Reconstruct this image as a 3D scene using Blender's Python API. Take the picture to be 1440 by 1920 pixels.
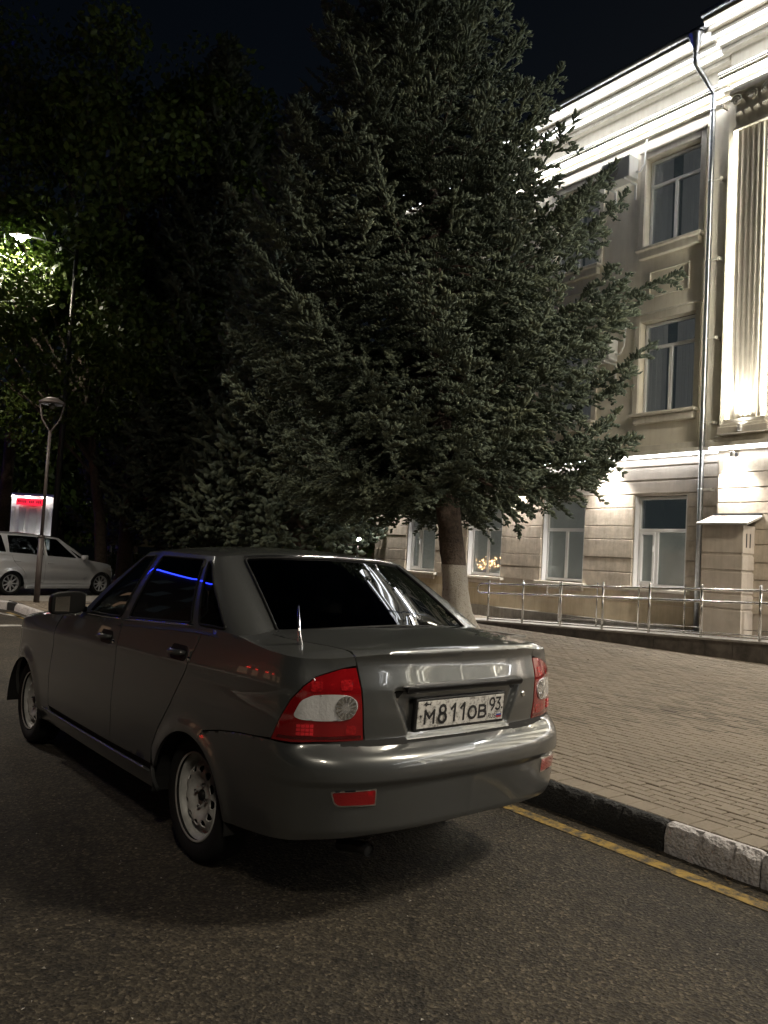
import bpy, bmesh, math, random
import numpy as np
from mathutils import Vector, Matrix
from mathutils.geometry import delaunay_2d_cdt

for o in list(bpy.data.objects): bpy.data.objects.remove(o)
scene = bpy.context.scene
col = scene.collection
random.seed(7); RNG = np.random.default_rng(7)
PI = math.pi
R = math.radians

# ------------------------------------------------------------------ camera
CAM_Z = 1.407
cd = bpy.data.cameras.new('camera'); cam = bpy.data.objects.new('camera', cd); col.objects.link(cam)
_p, _r, _y = R(3.28), R(3.22), R(37.15)
_f = Vector((math.sin(_y)*math.cos(_p), math.cos(_y)*math.cos(_p), math.sin(_p)))
_rt = Vector((math.cos(_y), -math.sin(_y), 0)); _up = _rt.cross(_f)
_R = math.cos(_r)*_rt + math.sin(_r)*_up; _U = -math.sin(_r)*_rt + math.cos(_r)*_up
cam.matrix_world = Matrix(((_R.x, _U.x, -_f.x, 0), (_R.y, _U.y, -_f.y, 0), (_R.z, _U.z, -_f.z, CAM_Z), (0, 0, 0, 1)))
cd.sensor_fit = 'VERTICAL'; cd.sensor_height = 24; cd.lens = 24*1489.4/1920
cd.clip_start = .05; cd.clip_end = 1500
scene.camera = cam

# ------------------------------------------------------------------ night sky, moon-dim sun, exposure
SUN_EL, SUN_AZ = R(14), R(75)
world = bpy.data.worlds.new('World'); scene.world = world; world.use_nodes = True
wn = world.node_tree.nodes; wl = world.node_tree.links
sky = wn.new('ShaderNodeTexSky'); sky.sky_type = 'NISHITA'; sky.sun_disc = False
sky.sun_elevation = SUN_EL; sky.sun_rotation = SUN_AZ; sky.air_density = 1.0; sky.dust_density = 1.0; sky.ozone_density = 2.0
bg = wn['Background']; bg.inputs['Strength'].default_value = .00020
wl.new(sky.outputs['Color'], bg.inputs['Color'])
sl = bpy.data.lights.new('moonlight', 'SUN'); sl.energy = .004; sl.angle = R(.5); sl.color = (.8, .88, 1)
so = bpy.data.objects.new('moonlight', sl); col.objects.link(so)
so.rotation_euler = Vector((-math.sin(SUN_AZ)*math.cos(SUN_EL), -math.cos(SUN_AZ)*math.cos(SUN_EL), -math.sin(SUN_EL))).to_track_quat('-Z', 'Y').to_euler()
vs = scene.view_settings; vs.view_transform = 'Standard'; vs.look = 'None'; vs.exposure = 2.85; vs.gamma = 1; vs.use_curve_mapping = False
cy = scene.cycles
cy.use_denoising = True; cy.use_light_tree = True; cy.max_bounces = 7; cy.diffuse_bounces = 3; cy.glossy_bounces = 4
cy.transparent_max_bounces = 12; cy.transmission_bounces = 4; cy.caustics_reflective = False; cy.caustics_refractive = False
cy.sample_clamp_indirect = 2.5; cy.sample_clamp_direct = 0; cy.blur_glossy = .3

# ------------------------------------------------------------------ materials
MATS = {}
def mat(name, color, rough=.7, metal=0., spec=.5, coat=0., coat_rough=.03, noise=None, bump=None, trans=0., emit=None, streak=0.):
    """noise=(scale, amount[, detail]) varies the colour; bump=(scale, strength, distance)"""
    m = bpy.data.materials.new(name); m.use_nodes = True; MATS[name] = m
    n = m.node_tree.nodes; l = m.node_tree.links; b = n['Principled BSDF']
    b.inputs['Base Color'].default_value = (*color, 1); b.inputs['Roughness'].default_value = rough
    b.inputs['Metallic'].default_value = metal; b.inputs['Specular IOR Level'].default_value = spec
    b.inputs['Coat Weight'].default_value = coat; b.inputs['Coat Roughness'].default_value = coat_rough
    b.inputs['Transmission Weight'].default_value = trans
    tc = None
    if noise or bump: tc = n.new('ShaderNodeTexCoord')
    if noise:
        t = n.new('ShaderNodeTexNoise'); t.inputs['Scale'].default_value = noise[0]; t.inputs['Detail'].default_value = noise[2] if len(noise) > 2 else 6
        t.inputs['Roughness'].default_value = .65
        l.new(tc.outputs['Object'], t.inputs['Vector'])
        cr = n.new('ShaderNodeValToRGB'); a = noise[1]
        cr.color_ramp.elements[0].position = .3; cr.color_ramp.elements[1].position = .7
        cr.color_ramp.elements[0].color = (*[c*(1-a) for c in color], 1); cr.color_ramp.elements[1].color = (*[min(1, c*(1+a)) for c in color], 1)
        l.new(t.outputs['Fac'], cr.inputs['Fac']); l.new(cr.outputs['Color'], b.inputs['Base Color'])
        if streak:   # rain streaks: noise stretched downwards
            mp = n.new('ShaderNodeMapping'); mp.inputs['Scale'].default_value = (5, 5, .45); l.new(tc.outputs['Object'], mp.inputs['Vector'])
            ts = n.new('ShaderNodeTexNoise'); ts.inputs['Scale'].default_value = 2.2; ts.inputs['Detail'].default_value = 8; ts.inputs['Roughness'].default_value = .7; l.new(mp.outputs[0], ts.inputs['Vector'])
            rs = n.new('ShaderNodeValToRGB'); rs.color_ramp.elements[0].position = .33; rs.color_ramp.elements[1].position = .55; k_ = 1-streak
            rs.color_ramp.elements[0].color = (k_, k_*.98, k_*.95, 1); rs.color_ramp.elements[1].color = (1, 1, 1, 1); l.new(ts.outputs['Fac'], rs.inputs['Fac'])
            mm = n.new('ShaderNodeMix'); mm.data_type = 'RGBA'; mm.blend_type = 'MULTIPLY'; mm.inputs['Factor'].default_value = 1
            l.new(cr.outputs['Color'], mm.inputs['A']); l.new(rs.outputs['Color'], mm.inputs['B']); l.new(mm.outputs['Result'], b.inputs['Base Color'])
    if bump:
        t2 = n.new('ShaderNodeTexNoise'); t2.inputs['Scale'].default_value = bump[0]; t2.inputs['Detail'].default_value = 5
        l.new(tc.outputs['Object'], t2.inputs['Vector'])
        bp = n.new('ShaderNodeBump'); bp.inputs['Strength'].default_value = bump[1]; bp.inputs['Distance'].default_value = bump[2]
        l.new(t2.outputs['Fac'], bp.inputs['Height']); l.new(bp.outputs['Normal'], b.inputs['Normal'])
    if emit:
        b.inputs['Emission Color'].default_value = (*emit[0], 1); b.inputs['Emission Strength'].default_value = emit[1]
    return m
def emis(name, color, strength):
    m = bpy.data.materials.new(name); m.use_nodes = True; n = m.node_tree.nodes; n.clear()
    e = n.new('ShaderNodeEmission'); e.inputs['Color'].default_value = (*color, 1); e.inputs['Strength'].default_value = strength
    o = n.new('ShaderNodeOutputMaterial'); m.node_tree.links.new(e.outputs[0], o.inputs[0]); MATS[name] = m; return m
def glassmat(name, tint, rough=.01):
    """thin window glass: tinted see-through plus Fresnel mirror"""
    m = bpy.data.materials.new(name); m.use_nodes = True; n = m.node_tree.nodes; l = m.node_tree.links; n.clear()
    tr = n.new('ShaderNodeBsdfTransparent'); tr.inputs['Color'].default_value = (*tint, 1)
    gl = n.new('ShaderNodeBsdfGlossy'); gl.inputs['Roughness'].default_value = rough; gl.inputs['Color'].default_value = (.95, .97, 1, 1)
    fr = n.new('ShaderNodeFresnel'); ge = n.new('ShaderNodeNewGeometry'); mr = n.new('ShaderNodeMapRange')
    mr.inputs['To Min'].default_value = 1.5; mr.inputs['To Max'].default_value = 1/1.5; l.new(ge.outputs['Backfacing'], mr.inputs['Value']); l.new(mr.outputs[0], fr.inputs['IOR'])   # same mirror from either side
    mx = n.new('ShaderNodeMixShader'); o = n.new('ShaderNodeOutputMaterial')
    l.new(fr.outputs[0], mx.inputs[0]); l.new(tr.outputs[0], mx.inputs[1]); l.new(gl.outputs[0], mx.inputs[2]); l.new(mx.outputs[0], o.inputs[0])
    MATS[name] = m; return m

# ------------------------------------------------------------------ helpers
def obj(name, verts, faces, m, parent=None, smooth=False, loc=None, rz=None):
    me = bpy.data.meshes.new(name); me.from_pydata([tuple(map(float, v)) for v in verts], [], [tuple(map(int, f)) for f in faces]); me.update()
    if smooth: me.polygons.foreach_set('use_smooth', [True]*len(me.polygons))
    return link(name, me, m, parent, loc, rz)
def link(name, me, m, parent=None, loc=None, rz=None):
    if m is not None and not me.materials: me.materials.append(m)
    o = bpy.data.objects.new(name, me); col.objects.link(o)
    if parent: o.parent = parent
    if loc is not None: o.location = loc
    if rz is not None: o.rotation_euler = (0, 0, rz)
    return o
def empty(name, loc=(0, 0, 0), rz=0, parent=None):
    o = bpy.data.objects.new(name, None); col.objects.link(o); o.location = loc; o.rotation_euler = (0, 0, rz); o.empty_display_size = .2
    if parent: o.parent = parent
    return o
def tag(o, label=None, cat=None, group=None, kind=None):
    if label: o['label'] = label
    if cat: o['category'] = cat
    if group: o['group'] = group
    if kind: o['kind'] = kind
    return o
class MB:
    """collects shapes into one mesh"""
    def __init__(s): s.v = []; s.f = []
    def add(s, v, f):
        k = len(s.v); s.v += [tuple(x) for x in v]; s.f += [tuple(i+k for i in q) for q in f]; return s
    def box(s, x0, x1, y0, y1, z0, z1, M=None):
        v = [(x, y, z) for x in (x0, x1) for y in (y0, y1) for z in (z0, z1)]
        if M is not None: v = [tuple(M @ Vector(p)) for p in v]
        return s.add(v, [(0, 1, 3, 2), (4, 6, 7, 5), (0, 4, 5, 1), (2, 3, 7, 6), (0, 2, 6, 4), (1, 5, 7, 3)])
    def tube(s, pts, r, n=10, cap=True):
        pts = [Vector([float(c) for c in p]) for p in pts]; rr = [float(q) for q in r] if isinstance(r, (list, tuple)) else [float(r)]*len(pts); rings = []; k0 = len(s.v)
        up = None
        for i, p in enumerate(pts):
            d = (pts[min(i+1, len(pts)-1)]-pts[max(i-1, 0)]).normalized()
            if up is None: up = Vector((0, 0, 1)) if abs(d.z) < .9 else Vector((1, 0, 0))
            a = d.cross(up).normalized(); up = a.cross(d).normalized()
            for j in range(n):
                t = 2*PI*j/n; s.v.append(tuple(p+rr[i]*(math.cos(t)*a+math.sin(t)*up)))
        for i in range(len(pts)-1):
            for j in range(n):
                q = k0+i*n; s.f.append((q+j, q+(j+1) % n, q+n+(j+1) % n, q+n+j))
        if cap: s.f.append(tuple(k0+j for j in range(n))[::-1]); s.f.append(tuple(k0+(len(pts)-1)*n+j for j in range(n)))
        return s
    def lathe(s, prof, n=32, M=None, closed=False):
        """prof: (radius, axial) about local z"""
        k0 = len(s.v); m = len(prof)
        for r, z in prof:
            for j in range(n):
                t = 2*PI*j/n; p = Vector((r*math.cos(t), r*math.sin(t), z))
                s.v.append(tuple(M @ p if M is not None else p))
        for i in range(m-1+(1 if closed else 0)):
            for j in range(n):
                a = k0+i*n; b = k0+((i+1) % m)*n; s.f.append((a+j, a+(j+1) % n, b+(j+1) % n, b+j))
        return s
    def build(s, name, m, parent=None, smooth=False, loc=None, rz=None, bevel=0, seg=2):
        o = obj(name, s.v, s.f, m, parent, smooth, loc, rz)
        if bevel: bev(o, bevel, seg)
        return o
def bev(o, w, seg=2):
    bm = bmesh.new(); bm.from_mesh(o.data); bmesh.ops.recalc_face_normals(bm, faces=bm.faces)
    es = [e for e in bm.edges if len(e.link_faces) == 2 and e.calc_face_angle(0) > .6]
    bmesh.ops.bevel(bm, geom=es, offset=w, segments=seg, affect='EDGES', profile=.5)
    bm.to_mesh(o.data); bm.free()
    me = o.data; me.polygons.foreach_set('use_smooth', [True]*len(me.polygons))
    me.set_sharp_from_angle(angle=R(18))
    return o
def sharp(o, a=35): o.data.set_sharp_from_angle(angle=R(a)); return o
def copy_tree(o, parent=None):
    c = o.copy(); col.objects.link(c); c.parent = parent
    for ch in list(o.children): copy_tree(ch, c)
    return c
def np_mesh(name, V, F, m, parent=None, smooth=False):
    """fast triangles/quads mesh from numpy arrays"""
    me = bpy.data.meshes.new(name); V = np.asarray(V, np.float32); F = np.asarray(F, np.int32); k = F.shape[1]
    me.vertices.add(len(V)); me.vertices.foreach_set('co', V.ravel())
    me.loops.add(F.size); me.loops.foreach_set('vertex_index', F.ravel())
    me.polygons.add(len(F)); me.polygons.foreach_set('loop_start', np.arange(0, F.size, k, dtype=np.int32))
    me.polygons.foreach_set('use_smooth', np.full(len(F), smooth))
    me.update(calc_edges=True); me.validate()
    return link(name, me, m, parent)
def text_mesh(body, size=1.):
    cu = bpy.data.curves.new('lettering', 'FONT'); cu.body = body; cu.size = size; cu.extrude = 0; cu.align_x = 'CENTER'; cu.align_y = 'CENTER'
    o = bpy.data.objects.new('lettering', cu); col.objects.link(o)
    dg = bpy.context.evaluated_depsgraph_get(); me = bpy.data.meshes.new_from_object(o.evaluated_get(dg))
    bpy.data.objects.remove(o); bpy.data.curves.remove(cu); me.materials.clear(); return me

# ---- flat patches cut to a polygon, then laid on a curved surface
def resample(poly, sp, closed=True):
    out = []; n = len(poly)
    for i in range(n if closed else n-1):
        a = np.array(poly[i], float); b = np.array(poly[(i+1) % n], float); k = max(1, int(math.ceil(np.linalg.norm(b-a)/sp)))
        for j in range(k): out.append(a+(b-a)*j/k)
    if not closed: out.append(np.array(poly[-1], float))
    return np.array(out)
def inside(P, poly):
    x, y = P[:, 0], P[:, 1]; r = np.zeros(len(P), bool); n = len(poly); j = n-1
    for i in range(n):
        xi, yi = poly[i]; xj, yj = poly[j]
        if yi != yj:
            r ^= ((yi > y) != (yj > y)) & (x < (xj-xi)*(y-yi)/(yj-yi)+xi)
        j = i
    return r
def near(P, B, d):
    r = np.zeros(len(P), bool)
    for i in range(0, len(P), 2000):
        r[i:i+2000] = (((P[i:i+2000, None]-B[None])**2).sum(-1).min(1) < d*d)
    return r
def rounded(poly, rad, n=5):
    """round the corners of a polygon; rad a number or list"""
    out = []; N = len(poly)
    for i in range(N):
        p = np.array(poly[i], float); a = np.array(poly[i-1], float)-p; b = np.array(poly[(i+1) % N], float)-p
        r = rad[i] if isinstance(rad, (list, tuple)) else rad
        la, lb = np.linalg.norm(a), np.linalg.norm(b); r = min(r, la*.45, lb*.45)
        if r <= 1e-6: out.append(p); continue
        A = p+a/la*r; B = p+b/lb*r
        for k in range(n+1):
            t = k/n; out.append((1-t)**2*A+2*t*(1-t)*p+t*t*B)
    return [tuple(q) for q in out]
def patch(outer, holes=(), sp=.03, pts=None):
    O_ = resample(outer, sp); loops = [O_]+[resample(h, sp) for h in holes]
    x0, y0 = O_.min(0); x1, y1 = O_.max(0)
    gx = np.arange(x0+sp*.5, x1, sp); gy = np.arange(y0+sp*.5, y1, sp)
    G = np.stack(np.meshgrid(gx, gy), -1).reshape(-1, 2)
    if pts is not None: G = np.vstack([G, pts])
    B = np.vstack(loops)
    ok = inside(G, O_)
    for h in loops[1:]: ok &= ~inside(G, h)
    G = G[ok]; 
    if len(G): G = G[~near(G, B, sp*.45)]
    V = [Vector(p) for p in np.vstack([B, G])]; E = []; k = 0
    for L_ in loops:
        n = len(L_); E += [(k+i, k+(i+1) % n) for i in range(n)]; k += n
    r = delaunay_2d_cdt(V, E, [], 0, 1e-6)
    V2 = np.array([tuple(v) for v in r[0]]); T = np.array([f for f in r[2] if len(f) == 3])
    C = V2[T].mean(1); ok = inside(C, O_)
    for h in loops[1:]: ok &= ~inside(C, h)
    return V2, T[ok]
def lifted(name, pieces, m, parent, centre=(1, 0, .6), rim=.012, mirror=None, merge=1e-4, smooth=True):
    """pieces: list of (V3, T). mirror: 'join' adds the other side. Rolls the free border inwards by rim."""
    bm = bmesh.new()
    for V3, T in pieces:
        for sgn in ((1, -1) if mirror == 'join' else ((-1,) if mirror == 'flip' else (1,))):
            vs_ = [bm.verts.new((p[0], p[1]*sgn, p[2])) for p in V3]
            for t in T:
                try: bm.faces.new([vs_[i] for i in (t if sgn > 0 else t[::-1])])
                except ValueError: pass
    bmesh.ops.remove_doubles(bm, verts=bm.verts, dist=merge)
    bmesh.ops.recalc_face_normals(bm, faces=bm.faces)
    bm.normal_update()
    c = Vector(centre); sc = 0
    for f in bm.faces: sc += f.normal.dot(f.calc_center_median()-c)*f.calc_area()
    if sc < 0: bmesh.ops.reverse_faces(bm, faces=bm.faces); bm.normal_update()
    if rim:
        be = [e for e in bm.edges if len(e.link_faces) == 1]
        nrm = {v: v.normal.copy() for e in be for v in e.verts}
        co = {v: v.co.copy() for v in nrm}
        r = bmesh.ops.extrude_edge_only(bm, edges=be)
        nv = [g for g in r['geom'] if isinstance(g, bmesh.types.BMVert)]
        key = {}
        for v in nrm: key[tuple(round(x, 5) for x in v.co)] = nrm[v]
        for v in nv:
            n_ = key.get(tuple(round(x, 5) for x in v.co))
            if n_ is not None: v.co -= n_*rim
        for e in be: e.smooth = False
    me = bpy.data.meshes.new(name); bm.to_mesh(me); bm.free()
    if smooth: me.polygons.foreach_set('use_smooth', [True]*len(me.polygons))
    return link(name, me, m, parent)
# ------------------------------------------------------------------ shared materials
def asphalt_mat():
    m = mat('asphalt', (.05, .047, .043), .82, spec=.35); n = m.node_tree.nodes; l = m.node_tree.links; b = n['Principled BSDF']
    tc = n.new('ShaderNodeTexCoord')
    v = n.new('ShaderNodeTexVoronoi'); v.inputs['Scale'].default_value = 88; l.new(tc.outputs['Object'], v.inputs['Vector'])
    v2 = n.new('ShaderNodeTexVoronoi'); v2.inputs['Scale'].default_value = 60; l.new(tc.outputs['Object'], v2.inputs['Vector'])
    big = n.new('ShaderNodeTexNoise'); big.inputs['Scale'].default_value = .9; big.inputs['Detail'].default_value = 7; l.new(tc.outputs['Object'], big.inputs['Vector'])
    fine = n.new('ShaderNodeTexNoise'); fine.inputs['Scale'].default_value = 160; fine.inputs['Detail'].default_value = 3; l.new(tc.outputs['Object'], fine.inputs['Vector'])
    sep = n.new('ShaderNodeSeparateColor'); l.new(v.outputs['Color'], sep.inputs[0])
    r1 = n.new('ShaderNodeValToRGB'); e = r1.color_ramp.elements; e[0].position = 0; e[0].color = (.014, .012, .0095, 1); e[1].position = 1; e[1].color = (.11, .094, .070, 1)
    k = e.new(.35); k.color = (.027, .023, .0168, 1); k = e.new(.72); k.color = (.043, .0365, .0265, 1); k = e.new(.93); k.color = (.066, .056, .041, 1)
    l.new(sep.outputs[0], r1.inputs['Fac'])
    r2 = n.new('ShaderNodeValToRGB'); r2.color_ramp.elements[0].position = .38; r2.color_ramp.elements[0].color = (.60, .60, .60, 1); r2.color_ramp.elements[1].position = .62; r2.color_ramp.elements[1].color = (1.28, 1.24, 1.17, 1)
    mid = n.new('ShaderNodeTexNoise'); mid.inputs['Scale'].default_value = 6; mid.inputs['Detail'].default_value = 6; mid.inputs['Roughness'].default_value = .7; l.new(tc.outputs['Object'], mid.inputs['Vector'])
    av = n.new('ShaderNodeMath'); av.operation = 'MULTIPLY_ADD'; av.inputs[1].default_value = .45; l.new(mid.outputs['Fac'], av.inputs[0])
    hb = n.new('ShaderNodeMath'); hb.operation = 'MULTIPLY'; hb.inputs[1].default_value = .55; l.new(big.outputs['Fac'], hb.inputs[0]); l.new(hb.outputs[0], av.inputs[2])
    l.new(av.outputs[0], r2.inputs['Fac'])
    mx = n.new('ShaderNodeMix'); mx.data_type = 'RGBA'; mx.blend_type = 'MULTIPLY'; mx.inputs['Factor'].default_value = 1
    l.new(r1.outputs['Color'], mx.inputs['A']); l.new(r2.outputs['Color'], mx.inputs['B']); l.new(mx.outputs['Result'], b.inputs['Base Color'])
    wv = n.new('ShaderNodeTexNoise'); wv.inputs['Scale'].default_value = 2.2; wv.inputs['Detail'].default_value = 6; l.new(tc.outputs['Object'], wv.inputs['Vector'])
    vm = n.new('ShaderNodeVectorMath'); vm.operation = 'MULTIPLY_ADD'; vm.inputs[1].default_value = (.5, .5, .5); l.new(wv.outputs['Color'], vm.inputs[0]); l.new(tc.outputs['Object'], vm.inputs[2])
    ck = n.new('ShaderNodeTexVoronoi'); ck.feature = 'DISTANCE_TO_EDGE'; ck.inputs['Scale'].default_value = .55; l.new(vm.outputs[0], ck.inputs['Vector'])
    cr_ = n.new('ShaderNodeValToRGB'); cr_.color_ramp.elements[0].position = 0; cr_.color_ramp.elements[0].color = (.15, .15, .15, 1); cr_.color_ramp.elements[1].position = .010; cr_.color_ramp.elements[1].color = (1, 1, 1, 1); l.new(ck.outputs['Distance'], cr_.inputs['Fac'])
    m2 = n.new('ShaderNodeMix'); m2.data_type = 'RGBA'; m2.blend_type = 'MULTIPLY'; m2.inputs['Factor'].default_value = .55; l.new(mx.outputs['Result'], m2.inputs['A']); l.new(cr_.outputs['Color'], m2.inputs['B']); l.new(m2.outputs['Result'], b.inputs['Base Color'])
    ad = n.new('ShaderNodeMath'); ad.operation = 'ADD'; l.new(v.outputs['Distance'], ad.inputs[0]); 
    a2 = n.new('ShaderNodeMath'); a2.operation = 'ADD'; l.new(v2.outputs['Distance'], a2.inputs[0]); l.new(fine.outputs['Fac'], a2.inputs[1]); l.new(a2.outputs[0], ad.inputs[1])
    bp = n.new('ShaderNodeBump'); bp.inputs['Strength'].default_value = .8; bp.inputs['Distance'].default_value = .0035; l.new(ad.outputs[0], bp.inputs['Height']); l.new(bp.outputs['Normal'], b.inputs['Normal'])
    return m
M_asph = asphalt_mat()
def worn_paint(name, color, under, scale=9, lo=.42, hi=.52, rough=.75):
    m = mat(name, color, rough, bump=(70, .5, .004)); n = m.node_tree.nodes; l = m.node_tree.links; b = n['Principled BSDF']
    tc = n.new('ShaderNodeTexCoord'); t = n.new('ShaderNodeTexNoise'); t.inputs['Scale'].default_value = scale; t.inputs['Detail'].default_value = 9; t.inputs['Roughness'].default_value = .75
    l.new(tc.outputs['Object'], t.inputs['Vector'])
    r = n.new('ShaderNodeValToRGB'); r.color_ramp.elements[0].position = lo; r.color_ramp.elements[0].color = (*under, 1); r.color_ramp.elements[1].position = hi; r.color_ramp.elements[1].color = (*color, 1)
    l.new(t.outputs['Fac'], r.inputs['Fac']); l.new(r.outputs['Color'], b.inputs['Base Color']); return m
M_yellow = worn_paint('worn_yellow_paint', (.31, .205, .045), (.045, .04, .032), 13, .40, .56)
M_wline = worn_paint('worn_white_line', (.45, .44, .42), (.06, .055, .05), 6, .40, .55)
M_kwhite = worn_paint('kerb_white_paint', (.55, .53, .535), (.27, .25, .245), 34, .36, .50)
M_kblack = worn_paint('kerb_black_paint', (.012, .012, .012), (.075, .07, .063), 26, .30, .42)
for _m in (M_kwhite, M_kblack):
    for _q in _m.node_tree.nodes:
        if _q.type == 'BUMP': _q.inputs['Distance'].default_value = .014; _q.inputs['Strength'].default_value = 1
M_joint = mat('paving_joint_sand', (.026, .022, .017), .95, noise=(20, .4))
def paver_mat():
    m = mat('concrete_paver', (.22, .19, .155), .85, spec=.3, bump=(120, .45, .002)); n = m.node_tree.nodes; l = m.node_tree.links; b = n['Principled BSDF']
    g = n.new('ShaderNodeNewGeometry'); tc = n.new('ShaderNodeTexCoord'); 
    t = n.new('ShaderNodeTexNoise'); t.inputs['Scale'].default_value = .8; t.inputs['Detail'].default_value = 8; l.new(g.outputs['Position'], t.inputs['Vector'])
    f = n.new('ShaderNodeTexNoise'); f.inputs['Scale'].default_value = 45; f.inputs['Detail'].default_value = 4; l.new(g.outputs['Position'], f.inputs['Vector'])
    r = n.new('ShaderNodeValToRGB'); r.color_ramp.elements[0].position = .3; r.color_ramp.elements[0].color = (.082, .070, .054, 1); r.color_ramp.elements[1].position = .72; r.color_ramp.elements[1].color = (.215, .183, .143, 1)
    ad = n.new('ShaderNodeMath'); ad.operation = 'MULTIPLY_ADD'; ad.inputs[1].default_value = .35; l.new(f.outputs['Fac'], ad.inputs[0])
    ri = n.new('ShaderNodeMath'); ri.operation = 'MULTIPLY_ADD'; ri.inputs[1].default_value = .34; ri.inputs[2].default_value = .14
    l.new(g.outputs['Random Per Island'], ri.inputs[0]); 
    s2 = n.new('ShaderNodeMath'); s2.operation = 'MULTIPLY_ADD'; s2.inputs[1].default_value = .4; l.new(t.outputs['Fac'], s2.inputs[0]); l.new(ri.outputs[0], s2.inputs[2])
    l.new(s2.outputs[0], ad.inputs[2]); l.new(ad.outputs[0], r.inputs['Fac']); l.new(r.outputs['Color'], b.inputs['Base Color']); return m
M_paver = paver_mat()
M_grass = mat('grass_ground', (.03, .045, .014), .95, noise=(3, .6), bump=(40, .8, .03))
M_soil = mat('soil', (.05, .04, .03), .95, noise=(9, .5), bump=(30, .8, .02))
M_conc = mat('concrete', (.25, .235, .21), .85, noise=(6, .3), bump=(60, .4, .004))
M_slab = mat('dark_cladding_stone', (.085, .075, .065), .55, noise=(5, .55), bump=(30, .3, .003))
M_wallg = mat('ground_floor_plaster', (.50, .445, .385), .85, streak=.12, noise=(2.2, .14), bump=(55, .25, .003))
M_wallb = mat('base_plaster', (.47, .395, .28), .85, streak=.14, noise=(2.2, .15), bump=(55, .25, .003))
M_block = mat('rusticated_plaster', (.49, .43, .35), .85, streak=.16, noise=(4.5, .24), bump=(18, .5, .006))
M_wallu = mat('upper_plaster', (.78, .73, .62), .85, streak=.08, noise=(1.6, .10), bump=(60, .2, .003))
M_trimw = mat('cream_trim_plaster', (.65, .61, .53), .8, streak=.12, noise=(5, .10), bump=(45, .25, .003))
M_plinth = mat('grey_plinth_render', (.22, .205, .18), .85, streak=.3, noise=(4, .3), bump=(40, .3, .004))
M_pvc = mat('white_window_plastic', (.72, .72, .72), .35)
M_blind = mat('faint_glow_blind', (.5, .5, .47), .7, noise=(1.5, .12), emit=((.95, .96, .86), .011))  # emission stands in for street light falling on the blinds
M_dark = mat('faint_glow_room', (.05, .055, .06), .9, emit=((.8, .95, 1), .004))  # faint emission put in to lift the panes, no lamp inside
M_curt = mat('faint_glow_curtain', (.45, .44, .43), .9, emit=((.95, .97, 1), .007))  # slight emission put in to brighten the curtains, no lamp behind them
M_pane = glassmat('window_glass', (.8, .82, .82))
M_galv = mat('galvanised_steel', (.55, .57, .6), .32, metal=1., noise=(12, .15))
M_ss = mat('brushed_stainless', (.62, .6, .57), .22, metal=1.)
M_tin = mat('painted_tin', (.45, .43, .4), .4, metal=.3)
M_acw = mat('white_ac_housing', (.6, .6, .58), .4)
M_blackp = mat('black_plastic', (.012, .012, .013), .45)
M_roof = mat('orange_roof_tile', (.4, .16, .06), .7, noise=(10, .3))
E_strip = emis('led_strip_cold', (.93, .96, 1), 1.3)
E_under = emis('added_underside_strip', (.96, .97, 1), 10)
E_ledge = emis('ledge_light_strip', (.93, .96, 1), 1.1)
E_belt = emis('belt_light_strip', (.95, .97, 1), 5)
E_strip_w = emis('led_strip_warmer', (1, .95, .8), 6)
E_lamp = emis('lamp_glow', (1, .97, .92), 60)

# ------------------------------------------------------------------ ground, road, pavement
def sheet(name, x0, x1, y0, y1, z, m, kind='structure', parent=None):
    o = obj(name, [(x0, y0, z), (x1, y0, z), (x1, y1, z), (x0, y1, z)], [(0, 1, 2, 3)], m, parent)
    if not parent: tag(o, kind=kind)
    return o
ground = sheet('ground', -400, 400, -400, 400, -.012, M_grass)
road = sheet('road', -4.4, 3.9, -60, 140, 0, M_asph)
sheet('far_pavement', -9, -4.4, -60, 140, .12, M_conc)
sheet('side_road', 3.9, 60, 19.35, 25.5, .0, M_asph)
sheet('road_apron', 3.9, 13, 17.0, 19.35, .001, M_asph)
PZ = .15
# pavement: joint bed + pavers
pav = sheet('pavement', 3.755, 13.7, -12, 17.0, PZ-.012, M_joint)
pavside = obj('pavement_edge', [(3.755, 17, -.01), (13.7, 17, -.01), (13.7, 17, PZ-.012), (3.755, 17, PZ-.012)], [(0, 1, 2, 3)], M_conc, pav)
def paver_mesh(lx, ly, h=.04, bv=.006):
    v = []; 
    for (ix, iy, z) in ((0, 0, -h), (0, 0, -bv), (bv, bv, 0)):
        v += [(-lx/2+ix, -ly/2+iy, z), (lx/2-ix, -ly/2+iy, z), (lx/2-ix, ly/2-iy, z), (-lx/2+ix, ly/2-iy, z)]
    f = [(8, 9, 10, 11)]
    for k in (0, 4): f += [(k+i, k+(i+1) % 4, k+4+(i+1) % 4, k+4+i) for i in range(4)]
    return np.array(v), f
spots = []
for j in range(int((17+1.5)/.122)): spots.append((3.757+.085, -1.5+.122*j+.06, 0))
row = 0; x = 3.93
while x < 13.6:
    off = (row % 2)*.079+RNG.normal(0, .005); y = -1.5+off
    while y < 16.9:
        if x+.04 < 11.72 or y > 13.1: spots.append((x+.038, y+.079, 1))
        y += .158
    x += .0785+(.006 if RNG.random() < .10 else 0); row += 1
spots = np.array(spots)
d0 = spots[:, :2]-np.array([9.80, 10.33]); pit = (np.abs(d0[:, 0]) < .75) & (np.abs(d0[:, 1]) < .75); spots = spots[~pit]
pm = [paver_mesh(.162, .115, bv=.004), paver_mesh(.0695, .149, bv=.004)]
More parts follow.
